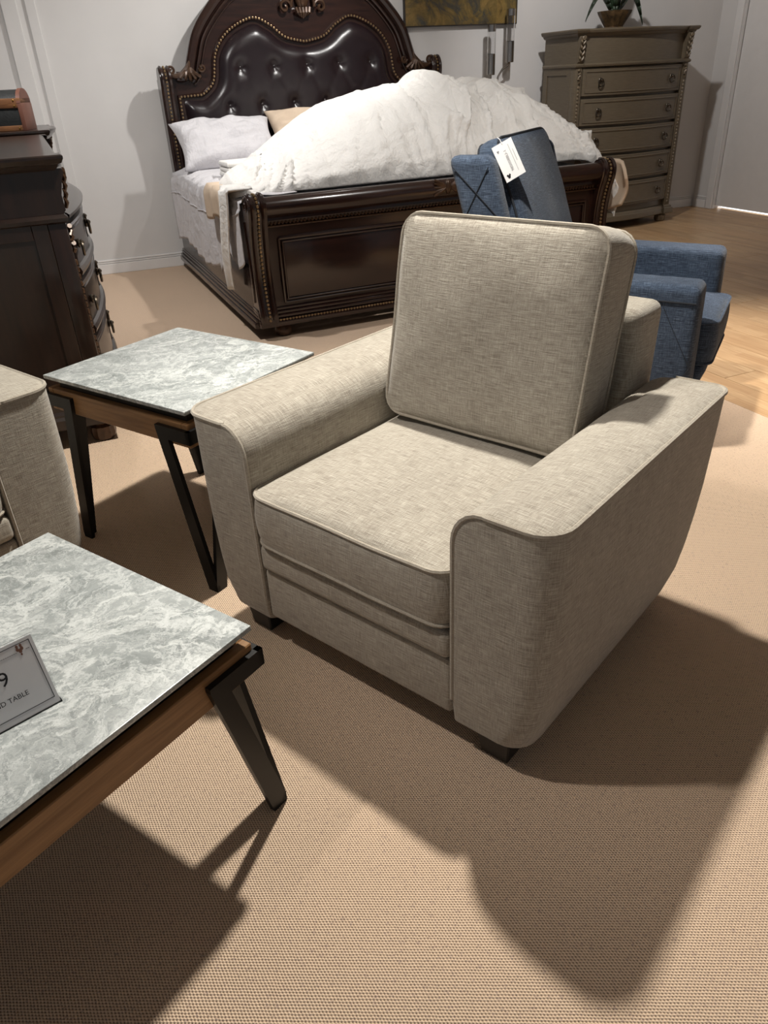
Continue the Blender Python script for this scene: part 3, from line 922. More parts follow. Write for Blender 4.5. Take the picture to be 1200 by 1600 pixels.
# fitted sheet hanging down the left side
def sheet_pt(u, v):
    y = 0.088 + 1.99 * u
    top = 0.735
    drop = 0.27 + 0.035 * sin(u * 9) + 0.06 * (1 - u) * (1 - u) - 0.02 * u
    if u < 0.35: drop += 0.09 * ((0.35 - u) / 0.35) ** 0.7 - 0.05 * sin(u * 22)
    ln = [0.28, top - drop]
    s = v * (ln[0] + ln[1])
    fold = 0.012 * sin(y * 21 + 2 * sin(y * 5)) + 0.008 * sin(y * 47 + 1.3)
    if s < ln[0]:
        x = 0.36 - s; z = top + 0.010 * sin(y * 33 + s * 20) * (s / ln[0]) - 0.02 * max(0, (s - .2) / .08) ** 2
        x -= 0.0
    else:
        d = s - ln[0]
        x = 0.08 - 0.055 * min(1, d / 0.05) + fold * min(1, d / 0.12) * 0.9
        z = top - 0.02 - d
        if d > 0: x = min(x, 0.036)
    return (x, y, z)
sm_ = MB(); sm_.grid(sheet_pt, 90, 40)
def solid(o, t):
    md = o.modifiers.new('thickness', 'SOLIDIFY'); md.thickness = t; md.offset = 0
    return o
hs = on_bed(sm_, 'bed_sheet', 'sheet', 'white sheet hanging over the left side of the bed', 'sheet', (0.1, 1.2, 0.30), 180)
solid(hs, 0.003)
sv = MB(); sv.tube([tuple(Vector(sheet_pt(u / 40, 0.56 + 0.0 * u)) + Vector((-0.003 - 0.1 - 0.0, -1.2, -0.30))) for u in range(0, 41)], 0.0035, 5)
sv.build('hem_seam', 'sheet', hs)

def pillow(name, mat, label, cx, cy, cz, wd, hd, t, tilt, yaw, seed):
    m = MB(); n = 34
    def top(sgn):
        def f(u, v):
            a, b = 2 * u - 1, 2 * v - 1
            q = (max(0, 1 - a ** 4) * max(0, 1 - b ** 4)) ** 0.5
            pinch = 1 - 0.07 * (1 - abs(a) ** 2) * (abs(b) ** 3)
            pinch2 = 1 - 0.10 * (1 - abs(b) ** 2) * (abs(a) ** 3)
            x = a * wd / 2 * pinch2; y = b * hd / 2 * pinch
            wr = 0.030 * fbm(x * 3 + y * 2 + seed, y * 7 - x * 2, sgn * 2.0, 4, 1.9)
            return (x, y, sgn * (t / 2 * q + 0.004) + wr * q)
        return f
    m.grid(top(1), n, n); m.grid(top(-1), n, n)
    # close the rim
    N = n * n
    rim = [i for i in range(n)] + [j * n + n - 1 for j in range(1, n)] + [(n - 1) * n + i for i in range(n - 2, -1, -1)] + [j * n for j in range(n - 2, 0, -1)]
    m.f += [(rim[k], rim[(k + 1) % len(rim)], N + rim[(k + 1) % len(rim)], N + rim[k]) for k in range(len(rim))]
    X = Matrix.Rotation(yaw, 4, 'Z') @ Matrix.Rotation(tilt, 4, 'X')
    m.v = [tuple(X @ Vector(p) + Vector((cx, cy, cz))) for p in m.v]
    o = on_bed(m, name, mat, label, 'pillow', (cx, cy, cz - 0.2), 180)
    return o
pillow('pillow', 'sheet', 'white pillow leaning on the headboard at the left', 0.43, 1.86, 0.885, 0.74, 0.42, 0.19, R(42), R(2), 3)
pillow('pillow', 'linen_beige', 'plain beige pillow half hidden behind the white duvet', 1.13, 1.93, 0.905, 0.70, 0.42, 0.16, R(50), R(-2), 8)

# duvet: a heaped mound over the foot half of the mattress
ST = [  # x, y front, z front, y ridge, z ridge, y back
    (0.045, 0.30, 0.700, 0.40, 0.735, 0.52), (0.075, 0.20, 0.725, 0.46, 0.775, 0.70), (0.17, 0.155, 0.735, 0.60, 0.815, 0.92), (0.31, 0.145, 0.735, 0.74, 0.855, 1.10), (0.54, 0.14, 0.735, 0.80, 0.985, 1.25), (0.80, 0.14, 0.735, 0.85, 1.112, 1.40),
    (1.08, 0.14, 0.735, 0.90, 1.172, 1.45), (1.28, 0.14, 0.735, 0.90, 1.195, 1.45), (1.42, 0.14, 0.735, 0.90, 1.222, 1.45), (1.50, 0.14, 0.735, 0.90, 1.280, 1.45), (1.56, 0.14, 0.735, 0.90, 1.240, 1.44), (1.66, 0.14, 0.735, 0.88, 1.168, 1.42),
    (1.77, 0.14, 0.735, 0.84, 1.198, 1.40), (1.875, 0.14, 0.74, 0.80, 1.195, 1.35), (2.02, 0.14, 0.745, 0.60, 1.125, 1.25), (2.20, 0.13, 0.75, 0.38, 0.985, 1.15),
    (2.32, 0.10, 0.72, 0.28, 0.87, 1.05), (2.42, 0.08, 0.60, 0.22, 0.74, 0.95), (2.47, 0.05, 0.50, 0.20, 0.60, 0.85), (2.475, 0.04, 0.40, 0.20, 0.44, 0.75)]
def stat(u):
    t = u * (len(ST) - 1); i = min(int(t), len(ST) - 2); k = t - i
    p0, p1, p2, p3 = ST[max(0, i - 1)], ST[i], ST[i + 1], ST[min(len(ST) - 1, i + 2)]
    return [0.5 * (2 * b + (c - a) * k + (2 * a - 5 * b + 4 * c - d) * k * k + (3 * b - a - 3 * c + d) * k ** 3) for a, b, c, d in zip(p0, p1, p2, p3)]
def duvet_pt(u, v):
    x, yf, zf, yr, zr, yb = stat(u)
    if v < 0.68:
        a = (v / 0.68) * pi / 2
        y = yf + (yr - yf) * (1 - cos(a)) ** 0.9; z = zf + (zr - zf) * sin(a) ** 0.92
    else:
        a = (v - 0.68) / 0.32 * pi / 2
        y = yr + (yb - yr) * sin(a); z = zr - (zr - min(0.735, zr)) * (1 - cos(a))
    e = min(1, v / 0.06) * min(1, (1 - v) / 0.06) * min(1, u / 0.06) * min(1, (1 - u) / 0.04)
    # creases gather towards the crest and run down the front
    wx = x + 0.07 * noise.noise(Vector((x * 2.3, v * 2.6, 1.7))) + 0.02 * noise.noise(Vector((x * 7, v * 6, 5.7)))
    fan = (wx - 1.5) * (1.0 + 0.25 * v)
    def crs(a, b, o, w):
        n_ = abs(noise.noise(Vector((fan * a + o, v * b, o * 1.7))))
        return max(0.0, 1 - n_ / w) ** 1.6
    c1 = crs(5.5, 1.1, 3.1, 0.11); c2 = crs(11.0, 2.2, 8.3, 0.12); c3 = fbm(x * 1.3, v * 1.8, 4.4, 3, 2.6); c4 = crs(5.0, 9.0, 12.7, 0.10)
    amt = 0.55 + 0.75 * max(0, min(1, (x - 0.9) / 0.5)) + 0.9 * max(0, 1 - abs(x - 0.32) / 0.28)
    amt *= 0.55 + 0.45 * sin(pi * min(1, v / 0.75))
    d = e * (0.022 * c3 + amt * (0.034 * c1 + 0.013 * c2 + 0.007 * c4))
    return (x + d * 0.25, y - d * 0.8, z + d * 0.6)
dv = MB(); dv.grid(duvet_pt, 260, 130)
dvo = on_bed(dv, 'duvet', 'cotton', 'big heaped white duvet bunched over the foot of the bed', 'duvet', (1.2, 0.8, 0.735), 180)
solid(dvo, 0.012)
# beige lining of the duvet showing where it hangs off the right side
def hang(u, v):
    y = -0.06 + 0.55 * u
    b = 0.42 + 0.10 * u + 0.06 * (1 - min(1, u / 0.2))
    return (2.455 + 0.03 * sin(v * 3) * (1 - u) + 0.008 * sin(u * 20), y + 0.03 * v, 0.74 - (0.74 - b) * v - 0.10 * (1 - min(1, u / .12)) * (1 - v))
hm = MB(); hm.grid(hang, 20, 16)
hm.v = [(x - 1.2, y - 0.8, z - 0.735) for x, y, z in hm.v]
ho = hm.build('lining', 'linen_beige', dvo, True, 180)
ho['label'] = 'pale beige lining hanging beside the right footboard post'
solid(ho, 0.02)
# beige blanket over the left edge near the footboard, a folded cover, and the white tail of a sheet
def drape(path_fn, nu, nv, name, mat, label, cat, c, th):
    m = MB(); m.grid(path_fn, nu, nv)
    return solid(on_bed(m, name, mat, label, cat, c, 180), th)
def blk(u, v):
    y = 0.20 + 0.52 * u
    L = 0.40 + 0.02 * sin(u * 9)
    s = v * L
    if s < 0.24: return (0.30 - s * 1.25, y, 0.752 + 0.006 * sin(y * 40))
    d = s - 0.24
    return (0.0 - 0.012 * min(1, d / .03) + 0.008 * sin(y * 34) * min(1, d / .05), y, 0.745 - d)
drape(blk, 30, 22, 'blanket', 'linen_beige', 'folded beige blanket slung over the left mattress edge near the footboard', 'blanket', (0.1, 0.4, 0.6), 0.008)
def tail(u, v):
    s = v * 0.62
    wd = 0.10 * (1 - 0.45 * v)
    y = 0.20 + (u - 0.5) * wd * 2 + 0.12 * v
    if s < 0.10: return (0.12 - s * 1.45, y, 0.770 + 0.01 * sin(u * 9))
    d = s - 0.10
    return (-0.028 + 0.014 * sin(u * 8 + d * 3) + 0.01 * cos(d * 9), y, 0.765 - d * 1.03)
drape(tail, 16, 30, 'sheet_tail', 'cotton', 'twisted white end of a sheet hanging beside the left footboard post', 'sheet', (0.0, 0.25, 0.3), 0.006)
fc = MB()
for k, (x0, x1, y0, y1, z0, z1) in enumerate(((0.20, 0.44, 0.98, 1.22, 0.738, 0.768), (0.205, 0.44, 0.985, 1.22, 0.769, 0.800), (0.20, 0.43, 0.98, 1.215, 0.801, 0.832))):
    fc.box(x0, x1, y0, y1, z0, z1, 0.013, 3, lambda p: Vector((p.x, p.y, p.z + 0.008 * noise.noise(Vector((p.x * 12, p.y * 12, k))))))
on_bed(fc, 'folded_cover', 'cotton', 'small folded white cover lying by the pillow', 'bedding', (0.32, 1.1, 0.738), 40)

# ------------------------------------------------------------------ case furniture
def case(name, label, cat, loc, rot, hw, depth, top, frieze, drawers, cols, bow, wood, carve, gap, lip=0.0, foot_h=0.07, knob='pewter', beads=True, top_bow=1.0):
    t = thing(name, label, cat, loc, rot)
    pw = 0.062; xi = hw - pw
    yb = lambda x: 0.012 - bow * max(0.0, 1 - (x / xi) ** 2)
    def plan(o, bo=0.0, bf=1.0):
        P = [(-hw - o, depth), (-hw - o, -o), (-xi + min(o, .01), -o)]
        P += [(-xi + 2 * xi * k / 16, 0.012 + (yb(-xi + 2 * xi * k / 16) - 0.012) * bf - bo) for k in range(17)]
        P += [(xi - min(o, .01), -o), (hw + o, -o), (hw + o, depth)]
        return P
    def stack(levels, bf=1.0):
        m = MB(); m.loft([[(x, y, z) for x, y in plan(o, bo, bf)] for z, o, bo in levels]); return m
    z_led = top - frieze
    # carcass with side panels
    carc = stack([(foot_h + 0.05, -0.006, -0.020), (z_led, -0.006, -0.020)]).build('carcass', wood, t, True, 30)
    stack([(z_led, -0.004, -0.012), (top - 0.035, -0.004, -0.012)], top_bow).build('frieze', wood, t, True, 30)
    for s in (-1, 1):
        pm_ = MB(); xo = s * (hw - 0.006)
        for y0, y1, z0, z1 in ((pw, pw + 0.055, foot_h + .06, z_led), (depth - 0.055, depth, foot_h + .06, z_led), (pw + .055, depth - .055, z_led - 0.07, z_led), (pw + .055, depth - .055, foot_h + .06, foot_h + 0.14)):
            pm_.box(*sorted((xo - s * 0.002, xo + s * 0.008)), y0, y1, z0, z1, 0.002, 1)
        pm_.build('side_frame', wood, carc)
    # top with stepped cornice
    stack([(top - 0.050, 0.004, 0.0), (top - 0.042, 0.016, 0.010), (top - 0.030, 0.022, 0.018), (top - 0.026, 0.034, 0.028), (top - 0.012, 0.042, 0.036), (top - 0.004, 0.042, 0.036), (top, 0.036, 0.030)], top_bow).build('top', wood, t, True, 25)
    # ledge between frieze and drawers
    stack([(z_led - 0.022, 0.002, 0.012), (z_led - 0.016, 0.012, 0.030), (z_led - 0.004, 0.014, 0.034), (z_led + 0.004, 0.006, 0.024), (z_led + 0.008, 0.002, 0.010)]).build('ledge', wood, t, True, 25)
    # plinth
    stack([(foot_h, 0.024, 0.016), (foot_h + 0.006, 0.030, 0.022), (foot_h + 0.042, 0.028, 0.020), (foot_h + 0.052, 0.016, 0.012), (foot_h + 0.060, 0.016, 0.010), (foot_h + 0.070, 0.002, 0.0)]).build('plinth', wood, t, True, 25)
    for s in (-1, 1):
        post = MB().box(*sorted((s * xi, s * (hw + 0.001))), -0.002, pw, foot_h + 0.06, z_led - 0.02, 0.006, 2).build('corner_post', wood, t)
        if beads:
            b = MB(); z = foot_h + 0.10; k = 0
            while z < z_led - 0.14:
                b.ball((s * (hw - pw / 2), -0.004, z), 0.011, 0.8, 0.7, 1.1, 6, 5); z += 0.026; k += 1
            for q in range(5):
                b.tube([(s * (hw - pw / 2) + 0.014 * sin(q * 1.9), -0.006, z_led - 0.13 + q * 0.02), (s * (hw - pw / 2) - 0.012 * sin(q * 1.9), -0.012, z_led - 0.115 + q * 0.02)], [0.006, 0.009], 6)
            b.build('post_carving', carve, post)
        # carved corbel on the frieze
        c = MB(); xc = s * (hw - pw / 2)
        pf = [(0.0, z_led + 0.005), (-0.012, z_led + 0.02), (-0.010, z_led + frieze * .35), (-0.024, z_led + frieze * .6), (-0.034, z_led + frieze - 0.06), (-0.030, z_led + frieze - 0.045), (0.02, z_led + frieze - 0.045), (0.02, z_led + 0.005)]
        c.loft([[(xc - pw / 2 + .006, y, z) for y, z in pf], [(xc + pw / 2 - .006, y, z) for y, z in pf]])
        cb = c.build('corbel', wood, t, True, 40)
        lv_ = MB()
        for q in range(4):
            zz = z_led + 0.025 + q * (frieze - 0.09) / 4
            for d in (-1, 1):
                lv_.tube([(xc, -0.016 - 0.004 * q, zz), (xc + d * 0.014, -0.022 - 0.004 * q, zz + 0.018), (xc + d * 0.020, -0.016 - 0.004 * q, zz + 0.034)], [0.006, 0.008, 0.003], 5)
        lv_.tube([(xc + 0.016 * (1 - k / 16) * cos(k * 0.7), -0.036, z_led + frieze - 0.062 + 0.016 * (1 - k / 16) * sin(k * 0.7)) for k in range(15)], 0.005, 5)
        lv_.build('corbel_carving', carve, cb)
        for yy in (0.05, depth - 0.06):
            MB().lathe([(0.034, 0.0), (0.044, 0.006), (0.050, foot_h * 0.35), (0.047, foot_h * .7), (0.036, foot_h * .82), (0.042, foot_h)], (s * (hw - 0.04), yy, 0), 24, lambda k, n: 1 + 0.035 * cos(k * pi)).build('bun_foot', carve, t)
    # drawers
    for z0, z1 in drawers:
        cw = 2 * xi / cols
        for c in range(cols):
            xa = -xi + cw * c + 0.006; xb = -xi + cw * (c + 1) - 0.006
            m = MB(); N = 14
            def pth(k, dy): 
                x = xa + (xb - xa) * k / N
                return x, yb(x) + dy
            rings = []
            for k in range(N + 1):
                x, y = pth(k, 0)
                rings.append([(x, y + 0.015, z0), (x, y - 0.010, z0), (x, y - 0.014, z0 + 0.004), (x, y - 0.014, z1 - 0.004), (x, y - 0.010, z1), (x, y + 0.015, z1)])
            m.loft(rings)
            dr = m.build('drawer', wood, t, True, 30)
            mo = MB(); q = 0.024
            loop = []
            for k in range(N + 1):
                f = k / N; x = (xa + q) + (xb - xa - 2 * q) * f; loop.append((x, yb(x) - 0.014, z0 + q))
            for k in range(N + 1):
                f = 1 - k / N; x = (xa + q) + (xb - xa - 2 * q) * f; loop.append((x, yb(x) - 0.014, z1 - q))
            mo.tube(loop, 0.0065, 6, closed=True)
            if lip:
                mo.tube([(pth(k, 0)[0], pth(k, 0)[1] - 0.012, z0 + lip * 0.9) for k in range(N + 1)], lip, 8)
                mo.tube([(pth(k, 0)[0], pth(k, 0)[1] - 0.012, z1 - lip * 0.4) for k in range(N + 1)], lip * 0.55, 8)
            mo.build('drawer_moulding', wood, dr)
            n_h = 2
            for j in range(n_h):
                x = xa + (xb - xa) * (0.14 if j == 0 else 0.86); y = yb(x) - 0.016; z = (z0 + z1) / 2
                h = MB()
                h.ball((x, y - 0.004, z + 0.012), 0.017, 1, 0.45, 1, 10, 6)
                h.tube([(x + 0.026 * sin(2 * pi * k / 14), y - 0.016, z - 0.006 + 0.026 * cos(2 * pi * k / 14)) for k in range(14)], 0.0055, 6, closed=True)
                h.ball((x, y - 0.018, z + 0.014), 0.008, 1, 1, 1, 8, 6)
                h.build('ring_pull', knob, dr)
    return t

zs = [1.255 - 0.212 * k for k in range(5)]
case('chest_of_drawers', 'tall grey taupe chest of five drawers by the back wall', 'chest', BED.W(3.735, 1.50), BED.a, 0.565, 0.44, 1.497, 0.235,
     [(z - 0.196, z - 0.004) for z in [1.238 - 0.212 * k for k in range(5)]], 1, 0.085, 'taupe', 'taupe_carve', 'taupe_gap')
DR_A = R(22 + 90)
def from_corner(cx, cy, a, hw):            # local (-hw-0.042, -0.042) sits at the given plan point
    v = Matrix.Rotation(a, 3, 'Z') @ Vector((-hw - 0.042, -0.042, 0))
    return (cx - v.x, cy - v.y, 0)
case('dresser', 'long dark cherry dresser with bowed drawers at the left edge', 'dresser', from_corner(-1.035, 2.83, DR_A, 0.80), DR_A, 0.80, 0.48, 1.07, 0.20,
     [(0.645, 0.830), (0.425, 0.625), (0.165, 0.405)], 2, 0.090, 'cherry', 'bronze', 'cherry', 0.020, 0.085, top_bow=0.0)
CB_A = R(20 + 90)
cbp = BED.W(-0.78, 0.74)
case('cabinet', 'dark cherry cabinet behind the dresser with small trunk on top', 'cabinet', from_corner(cbp.x, cbp.y, CB_A, 0.38), CB_A, 0.38, 0.48, 1.085, 0.16,
     [(0.70, 0.89), (0.45, 0.68), (0.17, 0.43)], 1, 0.05, 'cherry', 'bronze', 'cherry', 0.016, 0.085)

# small domed trunk on that cabinet
TW, TD, TH, TR_ = 0.38, 0.22, 0.13, 0.11
tp = BED.W(-1.045, 0.98, 1.085)
tr = thing('trunk', 'small domed trunk of black panels and brown wood bands', 'trunk', tp, R(8))
MB().box(-TW / 2 + .006, TW / 2 - .006, -TD / 2 + .006, TD / 2 - .006, 0, TH, 0.003).build('trunk_body', 'trunk_black', tr)
def dome(x0, x1, r, y=1.0, z=0.62):
    m = MB(); pr = [(-r * cos(a), TH + r * z * sin(a)) for a in [pi * k / 14 for k in range(15)]]
    m.loft([[(x0, y_, z_) for y_, z_ in pr], [(x1, y_, z_) for y_, z_ in pr]]); return m
dome(-TW / 2 + .006, TW / 2 - .006, TD / 2 - .006).build('lid', 'trunk_black', tr, True, 40)
for z0, z1 in ((0.0, 0.026), (TH - 0.022, TH + 0.024)):
    MB().box(-TW / 2, TW / 2, -TD / 2, TD / 2, z0, z1, 0.003).build('wood_band', 'trunk_wood', tr)
for s in (-1, 1):
    a = dome(*sorted((s * TW / 2, s * (TW / 2 - 0.02))), TD / 2 + .002)
    a.box(*sorted((s * (TW / 2 + .002), s * (TW / 2 - 0.02))), -TD / 2 - .002, TD / 2 + .002, 0, TH, 0.003)
    a.build('end_cap', 'trunk_side', tr, True, 40)
    for z in (0.013, TH - 0.012, TH + 0.014):
        MB().ball((s * (TW / 2 - 0.035), -TD / 2 - .001, z), 0.005, 1, .6, 1, 8, 5).build('nail', 'brass', tr)
lt = MB().box(-0.016, 0.016, -TD / 2 - .009, -TD / 2, TH - 0.012, TH + 0.02, 0.003); lt.ball((0, -TD / 2 - .011, TH - 0.016), 0.012, 1, .5, 1, 8, 6)
lt.build('latch', 'black', tr)
MB().tube([(-0.05, 0, TH + TR_ * .62), (-0.045, 0, TH + TR_ * .62 + .028), (0.0, 0, TH + TR_ * .62 + .036), (0.045, 0, TH + TR_ * .62 + .028), (0.05, 0, TH + TR_ * .62)], 0.006, 6).build('handle', 'black', tr)

# potted plant on the chest
pp = BED.W(3.70, 1.76, 1.497)
pt = thing('potted_plant', 'potted plant with long dark strap leaves on the grey chest', 'plant', pp, BED.a)
MB().lathe([(0.070, 0.0), (0.080, 0.012), (0.074, 0.02), (0.108, 0.07), (0.134, 0.110), (0.140, 0.126), (0.128, 0.128), (0.118, 0.112), (0.02, 0.108)], (0, 0, 0), 14).build('pot', 'pot', pt, True, 20)
for a, L, up, dr in ((180, 0.26, 0.16, 0.20), (5, 0.30, 0.17, 0.24), (235, 0.20, 0.24, 0.12), (310, 0.22, 0.26, 0.14), (95, 0.16, 0.34, 0.04), (60, 0.20, 0.30, 0.10), (140, 0.18, 0.32, 0.08), (270, 0.10, 0.36, 0.0), (20, 0.09, 0.38, 0.0), (200, 0.10, 0.40, 0.0)):
    a = R(a); m = MB(); vs = []
    for j in range(10):
        q = j / 9; rad = 0.02 + L * q; z = 0.10 + up * sin(pi * min(1.0, q * 1.5) * 0.5) - dr * max(0, q - 0.45) ** 1.5 * 2.4
        wd = 0.036 * sin(pi * min(1, q * 0.90 + 0.10)) + 0.003
        c = Vector((cos(a) * rad, sin(a) * rad, z)); sd = Vector((-sin(a), cos(a), 0))
        vs.append((c - sd * wd, c + Vector((0, 0, -0.008)), c + sd * wd))
    for (p0, p1, p2), (q0, q1, q2) in zip(vs[:-1], vs[1:]):
        m.add([p0, p1, q1, q0, p1, p2, q2, q1], [(0, 1, 2, 3), (4, 5, 6, 7)])
    solid(m.build('leaf', 'leaf', pt, True, 80), 0.003)

# painting on the back wall
pc = WALL.o + WALL.rot @ Vector((0, 0, 0))
inv = WALL.rot.inverted()
pl_ = inv @ (BED.W(2.02, 2.25) - WALL.o); pr_ = inv @ (BED.W(2.985, 2.25) - WALL.o)
pg = thing('painting', 'dark gold and grey abstract oil painting hung above the bed', 'painting', WALL.W((pl_.x + pr_.x) / 2, -0.022, 1.578), WALL.a)
phw = (pr_.x - pl_.x) / 2
MB().box(-phw, phw, -0.016, 0.020, 0.0, 0.95, 0.003).build('canvas', 'canvas', pg)
for x0, x1, z0, z1 in ((-phw - .006, phw + .006, -0.006, 0.0), (-phw - .006, phw + .006, 0.95, 0.956), (-phw - .006, -phw, 0, .95), (phw, phw + .006, 0, .95)):
    MB().box(x0, x1, -0.018, 0.020, z0, z1).build('frame_strip', 'slab_under', pg, False)

# floor lamp beside the bed: two glass cylinders on bent steel stems
lp = thing('floor_lamp', 'steel floor lamp with two glass tube shades behind the bed', 'lamp', BED.W(2.80, 2.0), BED.a)
MB().lathe([(0.13, 0.0), (0.13, 0.012), (0.02, 0.022), (0.012, 0.04)], (0, 0, 0), 28).build('base', 'chrome', lp)
MB().tube([(0, 0, 0.03), (0, 0, 0.9), (-0.02, 0, 1.06), (-0.045, 0, 1.15)], 0.010, 8).build('stem', 'chrome', lp)
def lamp_head(x, z, h, stem):
    MB().tube(stem, 0.008, 8).build('arm', 'chrome', lp)
    MB().lathe([(0.030, 0), (0.033, 0.004), (0.033, 0.145), (0.030, 0.148)], (x, 0, z), 20).build('lower_sleeve', 'chrome', lp)
    MB().lathe([(0.033, 0), (0.033, h), (0.030, h), (0.030, 0)], (x, 0, z + 0.148), 20).build('glass_tube', 'glass', lp, True, 40)
    MB().lathe([(0.0335, 0), (0.0335, 0.045), (0.028, 0.047)], (x, 0, z + 0.148 + h), 20).build('cap', 'chrome', lp)
lamp_head(-0.10, 1.222, 0.15, [(-0.045, 0, 1.15), (-0.07, 0, 1.175), (-0.10, 0, 1.195), (-0.10, 0, 1.225)])
lamp_head(0.075, 1.305, 0.17, [(-0.045, 0, 1.15), (-0.03, 0, 1.21), (0.01, 0, 1.26), (0.06, 0, 1.285), (0.075, 0, 1.31)])

# ------------------------------------------------------------------ blue armchair
bc = thing('armchair', 'dark blue chenille armchair with hang tag behind the beige armchair', 'armchair', BLUE.o, BLUE.a)
# local x = the way it faces, y = across to the far arm
for k, (y0, y1) in enumerate(((0.0, 0.155), (0.60, 0.755))):
    m = MB().box(-0.86, 0.0, y0, y1, 0.10, 0.612, 0.030, 4, lambda p: Vector((p.x + 0.02 * max(0, 0.6 - p.z), p.y, p.z - (0.012 if p.z > .5 and p.x > -.3 else 0))))
    arm = m.build('arm', 'blue', bc, True, 50)
    sm = MB(); yo = y0 - 0.0 if k == 0 else y1
    sm.tube([(-0.84, yo, 0.555), (-0.4, yo - (.002 if k == 0 else -.002), 0.553), (-0.012, yo, 0.545)], 0.0035, 5)
    for q in range(3):
        xa = -0.75 + 0.25 * q
        sm.tube([(xa, yo, 0.32), (xa + 0.125, yo, 0.545), (xa + 0.25, yo, 0.32), (xa + 0.125, yo, 0.12), (xa, yo, 0.32)], 0.0016, 5)
    sm.build('arm_seam', 'blue_pipe', arm)
m, p = cushion(0.66, 0.44, 0.15, 0.05, 0.035, 0.004, wrinkle=0.004, seed=4)
T = Matrix.Translation((-0.275, 0.378, 0.362))
s_ = xf(m, T).build('seat_cushion', 'blue', bc, True, 60); xf(p, T).build('cushion_piping', 'blue', s_)
def under(p): return Vector((p.x - 0.06 * max(0, 0.22 - p.z) / 0.12 * (1 if p.x > -0.3 else 0), p.y, p.z))
MB().box(-0.80, 0.040, 0.156, 0.599, 0.10, 0.285, 0.03, 4, under).build('front_rail', 'blue', bc)
# back frame with wings of quilting, then the tall loose cushion leaning on it
fl = R(16)
def fback(p): return Vector((p.x - math.tan(fl) * (p.z - 0.3), p.y, p.z))
bfr = MB().box(-0.755, -0.655, 0.09, 0.665, 0.12, 0.975, 0.035, 4, fback).build('back_frame', 'blue', bc, True, 50)
for y0, y1 in ((0.0, 0.090), (0.71, 0.755)):
    wg = MB().box(-0.725, -0.560, y0, y1, 0.12, 0.995, 0.03, 4, fback).build('wing', 'blue', bc, True, 50)
    qs = MB(); yo = y0 - 0.001 if y0 == 0 else y1 + 0.001
    def side(xq, z): return tuple(fback(Vector((xq, yo, z))))
    for a, b in (((-0.71, 0.96), (-0.575, 0.79)), ((-0.575, 0.96), (-0.71, 0.79)), ((-0.71, 0.79), (-0.575, 0.62)), ((-0.575, 0.79), (-0.71, 0.62))):
        qs.tube([side(*a), side(*b)], 0.0016, 5)
    qs.build('quilt_seam', 'blue_pipe', wg)
cl = R(20)
m, p = cushion(0.60, 0.65, 0.075, 0.06, 0.045, 0.0, wrinkle=0.008, seed=12)
# cushion X -> across (y), cushion Y -> up the back, cushion Z -> facing forward and up
CX = Vector((0, 1, 0)); CY = Vector((-sin(cl), 0, cos(cl))); CZ = CX.cross(CY)
CO = Vector((-0.707, 0.400, 0.722))
TC = Matrix(((CX.x, CY.x, CZ.x, CO.x), (CX.y, CY.y, CZ.y, CO.y), (CX.z, CY.z, CZ.z, CO.z), (0, 0, 0, 1)))
b_ = xf(m, TC).build('back_cushion', 'blue', bc, True, 60); xf(p, TC).build('cushion_piping', 'blue_pipe', b_)
for sx in (-0.74, -0.10):
    for sy in (0.09, 0.66):
        MB().lathe([(0.022, 0.0), (0.03, 0.05), (0.034, 0.11)], (sx, sy, 0), 12).build('foot', 'foot', bc)
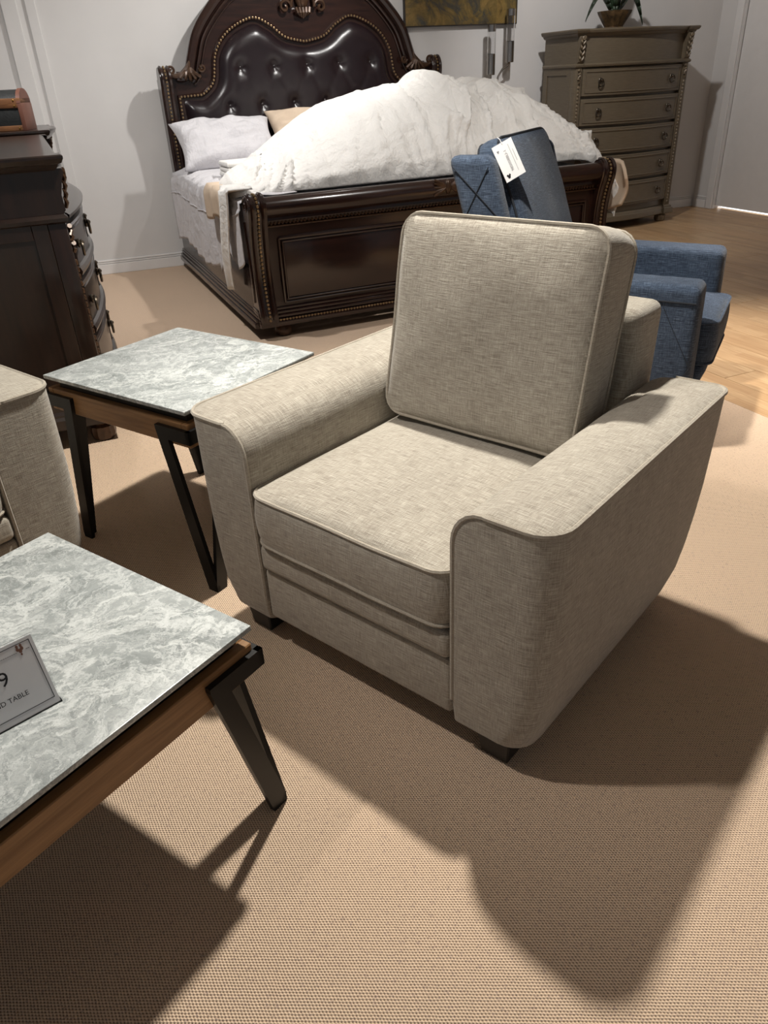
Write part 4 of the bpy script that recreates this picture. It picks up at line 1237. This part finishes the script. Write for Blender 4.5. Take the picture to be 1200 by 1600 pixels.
# hang tag: clear sleeve with a printed card, hung at the near top corner of the cushion
_OF = Vector((0.020, -0.038, 0.014))
tg = thing('hang_tag', 'white printed card tag in clear sleeve hung on the blue chair', 'tag', BLUE.W(*(Vector((-0.742, 0.131, 0.960)) + _OF)), BLUE.a)
TGW, TGH = 0.128, 0.084
_S = Vector((-0.750, 0.150, 1.029)) - Vector((-0.795, 0.093, 1.001)); _L = Vector((-0.7377, 0.105, 0.8885)) - Vector((-0.795, 0.093, 1.001))
A1 = -_L.normalized(); A3 = A1.cross(-_S).normalized(); A2 = A3.cross(A1)
TM = Matrix(((A1.x, A2.x, A3.x, 0), (A1.y, A2.y, A3.y, 0), (A1.z, A2.z, A3.z, 0), (0, 0, 0, 1)))
def tslab(m, x0, x1, y0, y1, z0, z1):
    return m.loft([[TM @ Vector(q) for q in ((x0, y0, z), (x1, y0, z), (x1, y1, z), (x0, y1, z))] for z in (z0, z1)])
tslab(MB(), -TGW / 2, TGW / 2, -TGH / 2, TGH / 2, -0.001, 0.0).build('card', 'paper', tg, False)
tslab(MB(), -TGW / 2 - .003, TGW / 2 + .003, -TGH / 2 - .003, TGH / 2 + .003, -0.0045, -0.0025).build('sleeve', 'acrylic', tg, False)
put_text('985058BU-1', 0.0150, 'ink_grey', tg, TM @ Matrix.Translation((0.000, 0.0, 0.0004)))
sl = MB()
for yy, x0, x1 in ((-0.020, -0.046, 0.050), (-0.030, -0.014, 0.028)):
    tslab(sl, x0, x1, yy, yy + 0.0012, 0.0002, 0.0005)
sl.build('small_print', 'ink_grey', tg, False)
for mt_, ex, ey, q0 in (('ink', -0.050, 0.024, 0.0052), ('ink_grey', 0.040, 0.026, 0.0028)):
    em = MB()
    for dx, dy, q in ((0.0, 0.0, 1.0), (1.1, 0.8, 0.75), (1.1, -0.9, 0.75)):
        c = Vector((ex + dx * q0, ey + dy * q0, 0.0003))
        em.loft([[TM @ (c + Vector((q * q0 * cos(k), q * q0 * sin(k), z))) for k in [2 * pi * j / 10 for j in range(10)]] for z in (0, 0.0003)])
    em.build('emblem', mt_, tg, False)
MB().tube([TM @ Vector((TGW / 2 - .004, 0.0, 0.001)), TM @ Vector((TGW / 2 + 0.012, 0.0, 0.0)), TM @ Vector((TGW / 2 + 0.02, -0.01, -0.03))], 0.0015, 5).build('loop', 'paper', tg)

# trims of tiny beads, nails and printed dashes: joined geometry nobody would pick apart singly
for o in scene.objects:
    if o.type == 'MESH' and o.name.split('.')[0] in ('nail_trim', 'bead_trim', 'gilt_bead_trim', 'post_carving', 'dashed_line', 'small_print'):
        o['kind'] = 'stuff'
